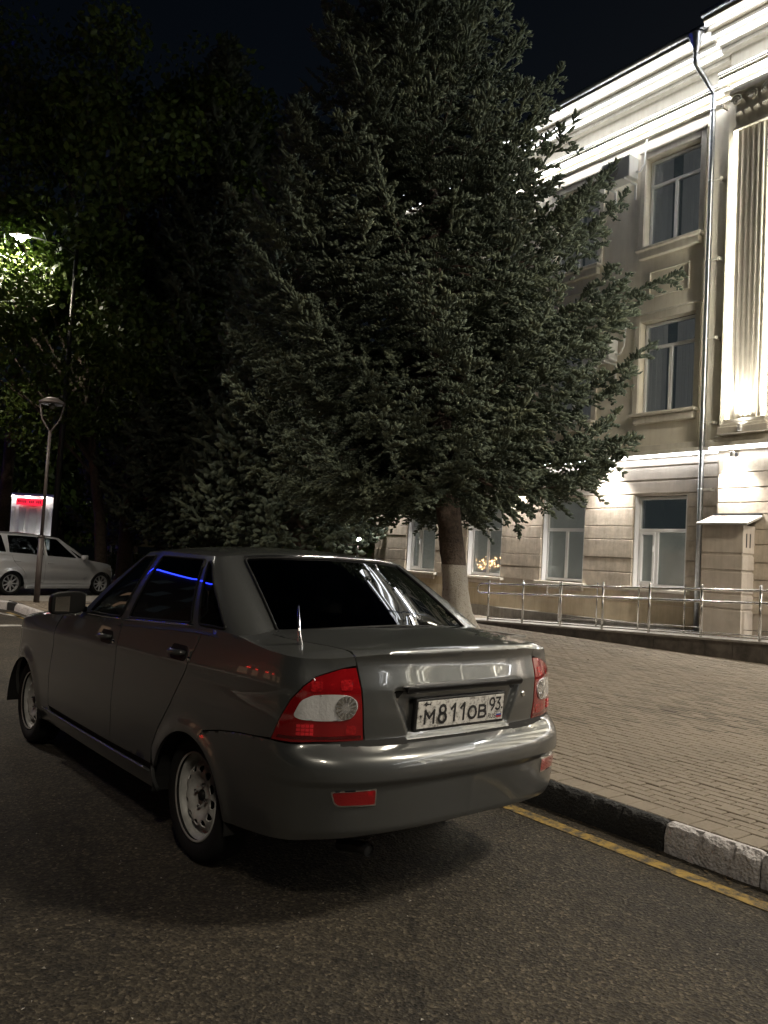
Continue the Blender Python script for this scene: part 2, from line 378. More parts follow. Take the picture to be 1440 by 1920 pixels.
# depth and view test for the 300 that show largest
rel = np.c_[spots[:, :2], np.full(len(spots), PZ-CAM_Z)]
fw = np.array(_f); rt = np.array(_R); upv = np.array(_U)
dep = rel@fw; px = (rel@rt)/np.maximum(dep, .01)*1489.4; py = -(rel@upv)/np.maximum(dep, .01)*1489.4
vis = (dep > .3) & (px > -50) & (px < 735) & (py < 980) & ~((px < 310) & (spots[:, 1] > 3.2) & (spots[:, 0] < 4.4))
order = np.argsort(np.where(vis, dep, 1e6)); near300 = set(order[:300].tolist())
pme = []
for v, f in pm:
    me = bpy.data.meshes.new('paver'); me.from_pydata([tuple(p) for p in v], [], f); me.materials.append(M_paver); pme.append(me)
FV = []; FF = []; k = 0
for i, (x, y, t) in enumerate(spots):
    t = int(t); z = PZ+RNG.normal(0, .0014)+.0025*math.sin(x*1.7+y*.9)*math.sin(y*1.3); rz = RNG.normal(0, .008); tx, ty = RNG.normal(0, .005, 2)
    if i in near300:
        o = link('paver', pme[t], None, pav, (x, y, z)); o.rotation_euler = (tx, ty, rz)
    else:
        v, f = pm[t]; c_, s_ = math.cos(rz), math.sin(rz)
        q = np.c_[x+v[:, 0]*c_-v[:, 1]*s_, y+v[:, 0]*s_+v[:, 1]*c_, z+v[:, 2]+v[:, 0]*ty+v[:, 1]*tx]
        FV.append(q); FF.append(np.array([q for q in f if min(q) >= 4])+k); k += len(v)
rest = np_mesh('paver_field', np.vstack(FV), np.vstack(FF), M_paver, pav); rest['kind'] = 'stuff'
# kerb of painted stones
kerb = tag(empty('kerb', (3.68, 0, 0)), kind='structure')
def kerb_stone(y0, y1, m, seed):
    r = np.random.default_rng(seed); ny = max(3, int((y1-y0)/.022)); prof = [(.0, -.05), (.002, .03), (.004, .08), (.008, .118), (.016, .136), (.030, .146), (.045, .149), (.072, .149), (.072, -.05)]
    V = []; F = []; n = len(prof)
    for i in range(ny+1):
        y = y0+.004+(y1-y0-.008)*i/ny; e = min(i, ny-i); drop = .008 if e == 0 else 0
        ch = max(0, r.normal(0, 1)-.8)*.013
        for j, (px_, pz_) in enumerate(prof):
            nx, nz = r.normal(0, .0028, 2) if j not in (0, n-1, n-2) else (0, 0)
            if j in (3, 4, 5): nx += ch+.005*abs(r.normal()); nz -= ch*.7+.002*abs(r.normal())
            V.append((px_+nx+drop, y, pz_+nz-drop))
    for i in range(ny):
        for j in range(n-1): a = i*n+j; F.append((a, a+1, a+n+1, a+n))
    F.append(tuple(range(n))[::-1]); F.append(tuple(ny*n+j for j in range(n)))
    return obj('kerb_stone', V, F, m, kerb, smooth=True)
ys = [-6.13+i for i in range(7)]+[1.87-.0]; ks = 0
bounds = [-7.13, -6.13, -5.13, -4.13, -3.13, -2.13, -1.13, -.13, .87, 1.87, 2.37, 3.37, 4.37, 5.37, 6.37, 7.37, 8.37, 9.37, 10.37, 11.37, 12.37, 13.37, 14.37, 15.37, 16.37, 17.0]
for i in range(len(bounds)-1):
    y0, y1 = bounds[i], bounds[i+1]
    white = (.8 < y0 < 2.2) or (int(math.floor((y0+.2)/2)) % 2 == 1 and not .8 < y0 < 5)
    sharp(kerb_stone(y0, y1, M_kwhite if white else M_kblack, i), 24)
# painted line
def strip_line(name, x0, x1, y0, y1, m, z=.004, jit=.006, n=160):
    V = []; F = []
    for i in range(n+1):
        y = y0+(y1-y0)*i/n; V += [(x0+RNG.normal(0, jit), y, z), (x1+RNG.normal(0, jit), y, z)]
    F = [(2*i, 2*i+1, 2*i+3, 2*i+2) for i in range(n)]
    return tag(obj(name, V, F, m), kind='structure')
strip_line('yellow_road_line', 3.455, 3.545, -3, 16, M_yellow, n=700, jit=.0022)
strip_line('white_stop_line', -2.5, 3.2, 13.5, 13.75, M_wline, n=8, jit=0)
def slant_line(name, a, b, w, m, z=.004):
    a = Vector(a); b = Vector(b); d = (b-a).normalized(); n_ = Vector((-d.y, d.x))*w/2
    return tag(obj(name, [(*(a+n_), z), (*(b+n_), z), (*(b-n_), z), (*(a-n_), z)], [(0, 1, 2, 3)], m), kind='structure')
slant_line('white_parking_line', (2.6, 18.6), (3.75, 14.2), .12, M_wline)
# traffic island that carries the unlit lamp post
isl = tag(empty('traffic_island', (0, 0, 0)), kind='structure')
ip = [(4.02, 15.6), (3.3, 17.6), (3.0, 18.6), (6.2, 19.2), (6.6, 17.6)]
V = [(*p, .12) for p in ip]+[(*p, -.02) for p in ip]
obj('island_surface', V, [(0, 4, 3, 2, 1)]+[(i, (i+1) % 5, 5+(i+1) % 5, 5+i) for i in range(5)], M_conc, isl)
for k in range(4):
    for a, b in ((ip[0], ip[1]), (ip[0], ip[4])):
        A = Vector(a); B = Vector(b); d = (B-A); L_ = d.length/4; d.normalize(); p = A+d*L_*k; ang = math.atan2(d.y, d.x)
        MB().box(.004, L_-.004, -.07, .07, -.02, .15).build('kerb_stone', M_kwhite if k % 2 == 0 else M_kblack, isl, loc=(p.x, p.y, 0), rz=ang, bevel=.015)
# tree pit
pit = tag(empty('tree_pit', (9.80, 10.33, PZ)), kind='structure')
obj('pit_soil', [(-.72, -.72, -.004), (.72, -.72, -.004), (.72, .72, -.004), (-.72, .72, -.004)], [(0, 1, 2, 3)], M_soil, pit)
for a in range(4):
    MB().box(-.74, .66, -.74, -.66, -.03, .035).build('pit_edging', M_conc, pit, rz=a*PI/2, bevel=.008)

# dry leaves and needles lying about
def litter(name, n, fx, z, size, m, seed):
    r = np.random.default_rng(seed); P = fx(r, n); a = r.random(n)*2*PI; l_ = size*(.6+.9*r.random(n)); w_ = l_*(.18+.4*r.random(n)); zz = z+.002+.004*r.random((n, 4))
    c, s_ = np.cos(a), np.sin(a); V = np.zeros((n, 4, 3))
    for k, (u, v) in enumerate(((-1, 0), (0, .5), (1, 0), (0, -.5))): V[:, k, 0] = P[:, 0]+u*l_*c/2-v*w_*s_; V[:, k, 1] = P[:, 1]+u*l_*s_/2+v*w_*c; V[:, k, 2] = zz[:, k]+.006*abs(v)
    o = np_mesh(name, V.reshape(-1, 3), np.arange(4*n).reshape(-1, 4), m); return tag(o, kind='stuff')
M_litter = mat('dry_leaf', (.09, .065, .035), .9, noise=(30, .5))
litter('leaf_litter', 420, lambda r, n: np.c_[3.9+7.6*r.random(n)**.8, -.5+14*r.random(n)], PZ, .035, M_litter, 3)
litter('gutter_leaves', 220, lambda r, n: np.c_[3.66-.13*r.random(n)**2, -1+12*r.random(n)], .001, .03, M_litter, 4)
litter('road_grit', 500, lambda r, n: np.c_[-1+4.6*r.random(n), .6+4*r.random(n)], .0, .012, M_conc, 5)
# ------------------------------------------------------------------ building
XW = 13.70
bld = tag(empty('classical_building', (XW, 12, 0)), 'three-storey cream classical building outlined with white light strips, behind the ramp', 'building')
bld_inv = Vector((XW, 12, 0))
def bb(name, m, parent, boxes, bevel=0, smooth=False):
    b = MB()
    off = Vector((0, 0, 0)); q = parent
    while q is not None: off += q.location; q = q.parent
    for (x0, x1, y0, y1, z0, z1) in boxes: b.box(x0-off.x, x1-off.x, y0-off.y, y1-off.y, z0-off.z, z1-off.z)
    return b.build(name, m, parent, bevel=bevel, smooth=smooth)
def wall_sheet(name, m, parent, X, y0, y1, z0, z1, holes, depth):
    ys_ = sorted({y0, y1, *[h[0] for h in holes], *[h[1] for h in holes]}); zs_ = sorted({z0, z1, *[h[2] for h in holes], *[h[3] for h in holes]})
    b = MB(); o = bld_inv
    inh = lambda y, z: any(h[0] < y < h[1] and h[2] < z < h[3] for h in holes)
    for i in range(len(ys_)-1):
        for j in range(len(zs_)-1):
            a, c_, d, e = ys_[i], ys_[i+1], zs_[j], zs_[j+1]
            if not inh((a+c_)/2, (d+e)/2): b.add([(X-o.x, a-o.y, d), (X-o.x, a-o.y, e), (X-o.x, c_-o.y, e), (X-o.x, c_-o.y, d)], [(0, 1, 2, 3)])
    for h in holes:
        q = [(h[0], h[2]), (h[1], h[2]), (h[1], h[3]), (h[0], h[3])]
        for i in range(4):
            p, r = q[i], q[(i+1) % 4]
            b.add([(X-o.x, p[0]-o.y, p[1]), (X-o.x, r[0]-o.y, r[1]), (X+depth-o.x, r[0]-o.y, r[1]), (X+depth-o.x, p[0]-o.y, p[1])], [(0, 1, 2, 3)])
    return b.build(name, m, parent)
def window(y0, y1, z0, z1, tz, X, kind, sill=True, mull=.5, casement=True):
    fw_ = .06; yc = (y0+y1)/2; off = (X, yc, z0); par = empty('window', (X-bld_inv.x, yc-bld_inv.y, z0), parent=bld)
    hw = (y1-y0)/2; H = z1-z0; T = tz-z0; ym = -hw+2*hw*mull
    b = MB()
    for bx in [(0, .07, -hw, -hw+fw_, 0, H), (0, .07, hw-fw_, hw, 0, H), (0, .07, -hw+fw_, hw-fw_, 0, fw_), (0, .07, -hw+fw_, hw-fw_, H-fw_, H), (-.004, .07, -hw+fw_, hw-fw_, T-.035, T+.035), (-.002, .07, ym-.035, ym+.035, fw_, T-.035)]: b.box(*bx)
    b.build('window_frame', M_pvc, par, bevel=.006)
    if casement:   # opening sash on the far side
        s = MB(); a, c_, d, e = ym+.037, hw-fw_-.002, fw_+.002, T-.037
        for bx in [(-.018, .05, a, a+.05, d, e), (-.018, .05, c_-.05, c_, d, e), (-.018, .05, a+.05, c_-.05, d, d+.05), (-.018, .05, a+.05, c_-.05, e-.05, e)]: s.box(*bx)
        s.build('sash', M_pvc, par, bevel=.006)
        MB().box(-.05, -.018, a+.012, a+.034, T*.62, T*.62+.12).build('handle', M_pvc, par, bevel=.005)
    for (a, c_, d, e) in ((-hw+fw_, hw-fw_, T+.035, H-fw_), (-hw+fw_, ym-.035, fw_, T-.035), (ym+.035, hw-fw_, fw_, T-.035)):
        MB().box(.026, .032, a, c_, d, e).build('pane', M_pane, par)
    # room behind
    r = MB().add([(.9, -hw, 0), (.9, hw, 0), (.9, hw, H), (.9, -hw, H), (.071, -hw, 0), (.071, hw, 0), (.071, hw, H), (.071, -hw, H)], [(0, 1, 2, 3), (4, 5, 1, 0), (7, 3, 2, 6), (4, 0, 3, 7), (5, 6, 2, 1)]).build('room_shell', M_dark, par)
    if kind[0] == 'blind':
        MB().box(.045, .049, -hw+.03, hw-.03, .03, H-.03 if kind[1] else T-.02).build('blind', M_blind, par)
    else:
        n = 90; V = []; F = []
        for (a, c_) in ((-hw+.03, -hw*.12), (hw*.28, hw-.03)):
            k = len(V)
            for i in range(n+1):
                y = a+(c_-a)*i/n; x = .11+.025*math.sin(i*.9+a*9)+.012*math.sin(i*2.3); V += [(x, y, .02), (x, y, H-.02)]
            F += [(k+2*i, k+2*i+1, k+2*i+3, k+2*i+2) for i in range(n)]
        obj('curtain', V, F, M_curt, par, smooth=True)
    return par
BAYS = [9.12, 11.52, 13.95, 16.35]
GH = [(c-.585, c+.585, 1.10, 2.93) for c in BAYS]; SH_ = [(c-.62, c+.62, 4.57, 6.50) for c in BAYS]; TH = [(c-.62, c+.62, 8.0, 9.95) for c in BAYS]
wall_sheet('wall', M_wallg, bld, XW, 7.78, 18.36, .40, 3.70, GH, .14)
wall_sheet('upper_wall', M_wallu, bld, XW+.03, 7.78, 18.36, 3.70, 11.30, SH_+TH, .16)
bb('end_wall', M_wallu, bld, [(XW+.035, 27, 18.0, 18.358, 3.6, 11.3), (XW+.005, 27, 18.0, 18.355, 0, 3.6)])
bb('base_band', M_wallb, bld, [(XW-.022, XW+.1, 7.78, 18.37, .40, .79), (XW-.012, XW+.1, 7.78, 18.366, .80, 1.0)])
bb('plinth', M_plinth, bld, [(XW-.10, XW+.1, 7.78, 18.42, -.05, .40)], bevel=.01)
PIERS = [(16.97, 18.38), (14.55, 15.74), (12.12, 13.35), (9.72, 10.92), (7.80, 8.52)]
zb = [(1.10, 1.371), (1.389, 1.661), (1.679, 2.041), (2.059, 2.311), (2.329, 2.681), (2.699, 2.95)]
def pier(y0, y1, X=XW, zb_=zb, name='rusticated_pier', th=.032):
    p = empty(name, (X-bld_inv.x, (y0+y1)/2-bld_inv.y, 1.1), parent=bld)
    for (a, b) in zb_:
        j = RNG.normal(0, .004)
        bb('plaster_block', M_block, p, [(X-th+j, X+.01, y0, y1, a, b)], bevel=.005)
    return p
for a, b in PIERS: pier(a, b)
for (a, b, x) in ((2.97, 3.215, .02), (3.245, 3.485, .025), (3.515, 3.67, .035)): bb('string_course', M_wallg, bld, [(XW-x, XW+.02, 7.79, 18.37, a, b)], bevel=.008)
belt = bb('belt_cornice', M_trimw, bld, [(XW-.10, XW+.02, 7.78, 18.42, 3.67, 3.72), (XW-.16, XW+.02, 7.78, 18.46, 3.722, 3.80), (XW-.07, XW+.02, 7.78, 18.40, 3.802, 3.93)], bevel=.006)
bb('light_strip', E_belt, bld, [(XW-.152, XW-.112, 7.76, 18.44, 3.676, 3.719)])
# windows
for i, c in enumerate(BAYS):
    window(c-.585, c+.585, 1.12, 2.92, 2.245, XW+.13, ('blind', i != 0), mull=.62 if i in (0, 3) else .5, casement=i in (0, 3))
    bb('window_sill', M_trimw, bld, [(XW-.13, XW+.12, c-.70, c+.70, 1.03, 1.095)], bevel=.008)
    bb('sill_block', M_wallg, bld, [(XW-.06, XW, c-.62, c+.62, .93, 1.028)], bevel=.008)
    bb('window_jamb', M_pvc, bld, [(XW-.003, XW+.125, c+.560, c+.583, 1.10, 2.928)]); bb('window_jamb', M_pvc, bld, [(XW-.003, XW+.125, c-.583, c-.560, 1.10, 2.928)])
    for z0, z1, tz, top in ((4.60, 6.48, 5.97, 0), (8.03, 9.93, 9.38, 1)):
        window(c-.60, c+.60, z0, z1, tz, XW+.16, ('curtain',), casement=False)
        bb('window_sill', M_trimw, bld, [(XW-.16, XW+.15, c-.74, c+.74, z0-.07, z0-.005), (XW-.09, XW+.03, c-.68, c+.68, z0-.22, z0-.072)], bevel=.02)
        bb('window_surround', M_trimw, bld, [(XW-.02, XW+.05, c+.622, c+.74, z0-.004, z1+.16), (XW-.02, XW+.05, c-.74, c-.622, z0-.004, z1+.16), (XW-.02, XW+.05, c-.619, c+.619, z1+.02, z1+.16), (XW-.045, XW+.05, c-.76, c+.76, z1+.162, z1+.20)], bevel=.006)
    bb('wall_panel', M_trimw, bld, [(XW-.012, XW+.04, c-.45, c+.45, 6.98, 7.0), (XW-.012, XW+.04, c-.45, c+.45, 7.50, 7.52), (XW-.012, XW+.04, c-.45, c-.43, 7.002, 7.498), (XW-.012, XW+.04, c+.43, c+.45, 7.002, 7.498)])
# upper ledge and main cornice, with their light strips (main wing and projecting centre share the profile)
def cornice(X, y0, y1):
    bb('ledge', M_trimw, bld, [(X-.03, X+.05, y0, y1, 10.42, 10.47), (X-.05, X+.05, y0, y1, 10.56, 10.60), (X-.16, X+.05, y0, y1, 10.602, 10.66), (X-.20, X+.05, y0, y1, 10.662, 10.70)], bevel=.006)
    bb('cornice', M_trimw, bld, [(X-.12, X+.05, y0, y1, 11.16, 11.24), (X-.22, X+.05, y0, y1, 11.242, 11.30), (X-.50, X+.05, y0, y1, 11.302, 11.38), (X-.58, X+.05, y0, y1, 11.382, 11.46), (X-.76, X+.05, y0, y1, 11.462, 11.60)], bevel=.008)
    bb('light_strip', E_ledge, bld, [(X-.185, X-.15, y0, y1, 10.702, 10.735)])
    bb('light_strip', E_under, bld, [(X-.155, X-.125, y0, y1, 10.572, 10.600)])  # extra strip added under the ledge to brighten the wall below
    bb('light_strip', E_strip, bld, [(X-.48, X-.45, y0, y1, 11.27, 11.298)])
    bb('light_strip', E_strip, bld, [(X-.27, X-.245, y0, y1, 11.262, 11.297)])
    bb('light_strip', E_strip, bld, [(X-.70, X-.66, y0, y1, 11.42, 11.458)])
    g = MB().tube([(X-.80-bld_inv.x, y0-bld_inv.y, 11.57), (X-.80-bld_inv.x, y1-bld_inv.y, 11.57)], .06, 10).build('gutter', M_galv, bld, smooth=True)
cornice(XW, 7.9, 18.9)
XR = 13.40
cornice(XR, -22, 7.90)
bb('roof', M_roof, bld, [(XW-.3, 27, -22, 18.3, 11.61, 11.72)])
bb('parapet', M_roof, bld, [(XR-.35, XR+.4, -5, 6.9, 11.73, 12.6)], bevel=.05)
# projecting centre: pilasters between windows
RB = [5.75, 2.95, .15, -2.65, -5.4, -8.2, -11, -13.8, -16.6]
wall_sheet('wall', M_wallg, bld, XR, -22, 7.78, .40, 3.70, [(c-.585, c+.585, 1.10, 2.93) for c in RB], .14)
wall_sheet('upper_wall', M_wallu, bld, XR+.03, -22, 7.78, 3.70, 11.30, [(c-.62, c+.62, z0, z1) for c in RB for z0, z1 in ((4.57, 6.5), (8., 9.95))], .16)
bb('return_wall', M_wallu, bld, [(XR+.035, XW+.02, 7.4, 7.782, 3.6, 11.3), (XR+.005, XW+.01, 7.4, 7.779, .0, 3.6)])
bb('plinth', M_plinth, bld, [(XR-.10, XW, -22, 7.82, -.05, .40)], bevel=.01)
bb('belt_cornice', M_trimw, bld, [(XR-.10, XR+.02, -22, 7.84, 3.66, 3.72), (XR-.17, XR+.02, -22, 7.88, 3.722, 3.80), (XR-.07, XR+.02, -22, 7.82, 3.802, 3.93)], bevel=.006)
bb('light_strip', E_belt, bld, [(XR-.162, XR-.122, -22, 7.86, 3.676, 3.719)])
zr = [(.80, 1.067), (1.085, 1.367), (1.385, 1.667), (1.685, 1.977), (1.995, 2.237), (2.255, 2.507), (2.525, 2.717), (2.735, 2.977), (2.995, 3.247), (3.265, 3.50)]
pier(6.36, 7.74, XR, zr, th=.028)
def pilaster(yc):
    X = XR; p = empty('pilaster', (X-bld_inv.x, yc-bld_inv.y, 3.93), parent=bld)
    bb('pilaster_base', M_trimw, p, [(X-.24, X+.02, yc-.46, yc+.46, 3.932, 4.06), (X-.21, X+.02, yc-.42, yc+.42, 4.062, 4.12), (X-.18, X+.02, yc-.38, yc+.38, 4.122, 4.20)], bevel=.012)
    # fluted shaft
    prof = [(-.325, 0), (-.325, -.13), (-.29, -.14)]; n = 6; w = .56/n
    for k in range(n):
        y0 = -.28+k*w
        for t in range(7):
            a = PI*t/6; prof.append((y0+.012+(w-.024)*t/6, -.14+.028*math.sin(a)))
    prof += [(.29, -.14), (.325, -.13), (.325, 0)]
    V = []; F = []; m = len(prof)
    for z in (4.201, 9.50): V += [(x, y, z-3.93) for (y, x) in prof]
    F = [(i, i+1, m+i+1, m+i) for i in range(m-1)]
    obj('pilaster_shaft', V, F, M_trimw, p)
    bb('pilaster_neck', M_trimw, p, [(X-.18, X+.02, yc-.36, yc+.36, 9.50, 9.57)], bevel=.015)
    # leafy capital: bell, two rows of curled leaves, corner scrolls, abacus
    bb('capital_bell', M_trimw, p, [(X-.15, X+.02, yc-.33, yc+.33, 9.572, 10.16)])
    leaf = MB()
    for row, (z0, h, ns) in enumerate(((9.58, .27, 4), (9.76, .32, 3))):
        for k in range(ns):
            y = (k-(ns-1)/2)*.62/ns*1.05; wl_ = .085 if row == 0 else .095; pts = []
            for t in range(9):
                u = t/8; x = -.155-.05*u-.10*max(0, u-.6)**1.2*2; z = h*(u if u < .85 else .85-(u-.85)*1.2); ww = wl_*(.55+.6*math.sin(PI*min(1, u*1.05)))*(1-.35*u)
                for s in (-1, -.5, 0, .5, 1): pts.append((x+.035*abs(s)*(1-u)+.012*(1 if abs(s) == .5 else 0), y+s*ww, z0+z-3.93))
            leaf.add(pts, [(5*i+j, 5*i+j+1, 5*i+j+6, 5*i+j+5) for i in range(8) for j in range(4)])
    leaf.build('capital_leaves', M_trimw, p, smooth=True)
    for s in (-1, 0, 1):
        pts = []
        for t in range(30):
            a = t*.42; r_ = .10*(1-t/34); pts.append((-.20-.02*abs(s), s*.29+r_*math.cos(a), 10.04+r_*math.sin(a)-3.93))
        MB().tube(pts, .022, 8).build('scroll', M_trimw, p, smooth=True)
    bb('abacus', M_trimw, p, [(X-.24, X+.02, yc-.42, yc+.42, 10.17, 10.26), (X-.20, X+.02, yc-.38, yc+.38, 10.262, 10.33)], bevel=.012)
    for s in (-1, 1): bb('light_strip', E_strip_w, p, [(X-.165, X-.14, yc+s*.342-.012, yc+s*.342+.012, 4.21, 9.48)])
    return p
for yc in (7.22, 4.35, 1.55, -1.25, -4.05, -6.85, -9.65, -12.45): pilaster(yc)
for c in RB:
    window(c-.585, c+.585, 1.12, 2.92, 2.245, XR+.13, ('blind', True))
    bb('window_sill', M_trimw, bld, [(XR-.13, XR+.12, c-.70, c+.70, 1.03, 1.095)], bevel=.008)
    for z0, z1, tz in ((4.60, 6.48, 5.97), (8.03, 9.93, 9.38)):
        window(c-.60, c+.60, z0, z1, tz, XR+.16, ('curtain',), casement=False)
        bb('window_sill', M_trimw, bld, [(XR-.16, XR+.15, c-.74, c+.74, z0-.07, z0-.005)], bevel=.02)
# drain pipe with hopper, bends, brackets
dp = empty('drain_pipe', (XW-.15-bld_inv.x, 8.2-bld_inv.y, 0), parent=bld)
MB().lathe([(.0, 0), (.045, 0), (.055, .10), (.15, .34), (.155, .38), (.145, .38), (.05, .12), (0, .11)], 20, Matrix.Translation((-.66, -.02, 11.12))).build('hopper', M_galv, dp, smooth=True)
MB().tube([(-.66, -.02, 11.13), (-.66, -.02, 10.97), (-.64, -.02, 10.92), (0, .0, 10.66), (.02, 0, 10.60), (.02, 0, 2.42), (.02, 0, .25)], .048, 14).build('pipe_run', M_galv, dp, smooth=True)
for z in (3.0, 4.25, 5.85, 7.35, 8.9, 10.3):
    MB().lathe([(.049, -.02), (.056, -.02), (.056, .02), (.049, .02)], 16, Matrix.Translation((.02, 0, z))).build('pipe_clamp', M_galv, dp, smooth=True)
    MB().box(.02, .2, -.22, -.18, z-.03, z+.03).box(.0, .02, -.2, -.03, z-.02, z+.02).build('pipe_bracket', M_trimw, dp)
# utility housing with tin roof
uh = tag(empty('utility_housing', (13.2, 7.42, .3)), 'plastered utility housing with grooved sides, two slots and sloping tin roof', 'housing')
zz = [(.25, .84), (.87, 1.10), (1.13, 1.49), (1.53, 1.78), (1.82, 2.30)]
for (a, b) in zz: MB().box(-.2, .2, -.38, .38, a-.3, b-.3).build('plaster_course', M_wallg, uh, bevel=.012)
MB().box(-.185, .2, -.36, .36, -.1, 2.0).build('core', M_wallg, uh)
V = [(-.34, -.52, 2.03), (.2, -.52, 2.20), (.2, .42, 2.20), (-.34, .42, 2.03)]
obj('tin_roof', V+[(x, y, z-.035) for x, y, z in V], [(0, 1, 2, 3), (7, 6, 5, 4)]+[(i, 4+i, 4+(i+1) % 4, (i+1) % 4) for i in range(4)], M_tin, uh)
MB().box(.17, .2, -.5, .40, 2.20, 2.235).build('roof_flashing', M_galv, uh)
for xs in (-.09, .03): MB().box(xs-.016, xs+.016, -.384, -.3, 1.62, 1.86).build('vent_slot', M_blackp, uh)
# wall lamps
LAMPY = [(17.69, XW), (15.03, XW), (12.72, XW), (10.25, XW), (7.42, XR), (4.35, XR), (1.55, XR), (-1.25, XR), (-4.05, XR), (-6.85, XR), (-9.65, XR), (-12.45, XR), (-15.25, XR), (-18.05, XR)]
def spot(name, loc, target, energy, size, blend, color, r=.03, parent=None):
    l = bpy.data.lights.new(name, 'SPOT'); l.energy = energy; l.spot_size = R(size); l.spot_blend = blend; l.color = color; l.shadow_soft_size = r
    o = bpy.data.objects.new(name, l); col.objects.link(o); o.location = loc
    o.rotation_euler = (Vector(target)-Vector(loc)).to_track_quat('-Z', 'Y').to_euler(); return o
WHERE = ['beside the far corner of the building', 'behind the spruce trunk', 'between the two windows nearest the trunk on the ramp side', 'beside the window with the dark top pane', 'above the utility housing']
for i, (y, X) in enumerate(LAMPY):
    o = tag(empty('wall_lamp', (X-.02, y, 3.56)), f'small bright wall spotlight {WHERE[min(i, 4)]}' if i < 5 else 'small wall spotlight on the building outside the picture to the side', 'lamp', 'wall spotlights above the ground floor')
    MB().box(-.03, .0, -.03, .03, -.02, .05).tube([(-.02, 0, .02), (-.12, 0, .04)], .012, 8).build('bracket', M_blackp, o)
    MB().lathe([(0, .06), (.035, .06), (.042, .04), (.042, -.05), (.036, -.05), (.036, .0), (0, .0)], 16, Matrix.Translation((-.135, 0, .0))).build('lamp_housing', M_tin, o, smooth=True)
    MB().lathe([(.001, -.085), (.025, -.078), (.036, -.05)], 16, Matrix.Translation((-.135, 0, 0))).build('lamp_lens', E_lamp, o, smooth=True)
    spot('wall_spot', (X-.13, y, 3.47), (X-.07, y, 2.5), 78, 120, 1., (1, .94, .88))
# pilaster uplights
for yc in (7.22, 4.35, 1.55, -1.25, -4.05, -6.85, -9.65, -12.45):
    o = tag(empty('uplight', (XR-.30, yc, 4.0)), 'small uplight at the foot of the fluted pilaster beside the drain pipe' if yc > 7 else 'pilaster uplight on the building outside the picture to the side', 'lamp', 'pilaster uplights')
    MB().lathe([(0, -.05), (.04, -.05), (.045, .05), (.038, .05), (.036, 0), (0, 0)], 14).build('lamp_housing', M_tin, o, smooth=True)
    MB().lathe([(0, .02), (.034, .02)], 14).build('lamp_lens', E_lamp, o)
    spot('pilaster_spot', (XR-.30, yc, 4.06), (XR-.13, yc, 5.2), 36, 80, 1, (1, .95, .82))
# air conditioners
def aircon(y, z, label):
    a = tag(empty('air_conditioner', (XW-.08, y, z)), label, 'air conditioner', 'outdoor air conditioners on the facade')
    MB().box(-.33, -.02, -.36, .36, 0, .46).build('housing', M_acw, a, bevel=.02)
    g = MB()
    for k in range(9): r_ = .02+.020*k; g.tube([(-.337, .09+r_*math.cos(t*PI/12),   .23+r_*math.sin(t*PI/12)) for t in range(25)], .004, 5, False)
    g.build('fan_grille', M_acw, a)
    MB().lathe([(0, 0), (.185, 0), (.185, .004), (0, .004)], 28, Matrix.Translation((-.334, .09, .23)) @ Matrix.Rotation(PI/2, 4, 'Y')).build('fan_opening', M_blackp, a)
    for yy in (-.25, .25): MB().box(-.36, .08, yy-.02, yy+.02, -.05, -.005).box(.04, .08, yy-.02, yy+.02, -.35, -.052).build('bracket', M_acw, a)
    MB().tube([(-.1, -.36, .15), (-.1, -.46, .12), (-.02, -.5, .3), (.06, -.48, .85)], .018, 8).build('hose', M_acw, a, smooth=True)
aircon(10.22, 9.52, 'white outdoor air conditioner beside the top floor window')
aircon(10.55, 5.75, 'white outdoor air conditioner half hidden by spruce branches beside the middle floor window')
# dark plaque on the pier behind the trunk
pq = tag(empty('wall_plaque', (XW-.075, 14.95, 2.4)), 'small black engraved plaque on the pier beside the spruce trunk', 'plaque')
MB().box(-.012, 0, -.22, .22, 0, .5).build('board', M_blackp, pq, bevel=.004)
g = MB()
for k in range(7): g.box(-.0135, -.0125, -.18+.02*(k % 3), .18-.03*(k % 2), .08+.052*k, .092+.052*k)
g.build('engraved_lines', mat('plaque_lines', (.35, .33, .3), .5), pq)
# fairy lights behind the second window
gl = []; V = []; F = []
for i in range(70):
    y = 13.95+RNG.normal(0, .22); z = 1.42+RNG.normal(0, .075); x = XW+.13+.037; s = .006+.008*RNG.random()
    if abs(y-13.95) > .52: continue
    k = len(V); V += [(x+s, y, z), (x-s, y, z), (x, y+s, z), (x, y-s, z), (x, y, z+s), (x, y, z-s)]; F += [(k+a, k+b, k+c_) for a in (0, 1) for b, c_ in ((2, 4), (4, 3), (3, 5), (5, 2))]
fl = obj('fairy_lights', V, F, emis('fairy_glow', (1, .55, .25), 2.2)); tag(fl, 'cluster of small warm fairy lights behind the window beside the trunk', 'fairy lights', kind='thing')
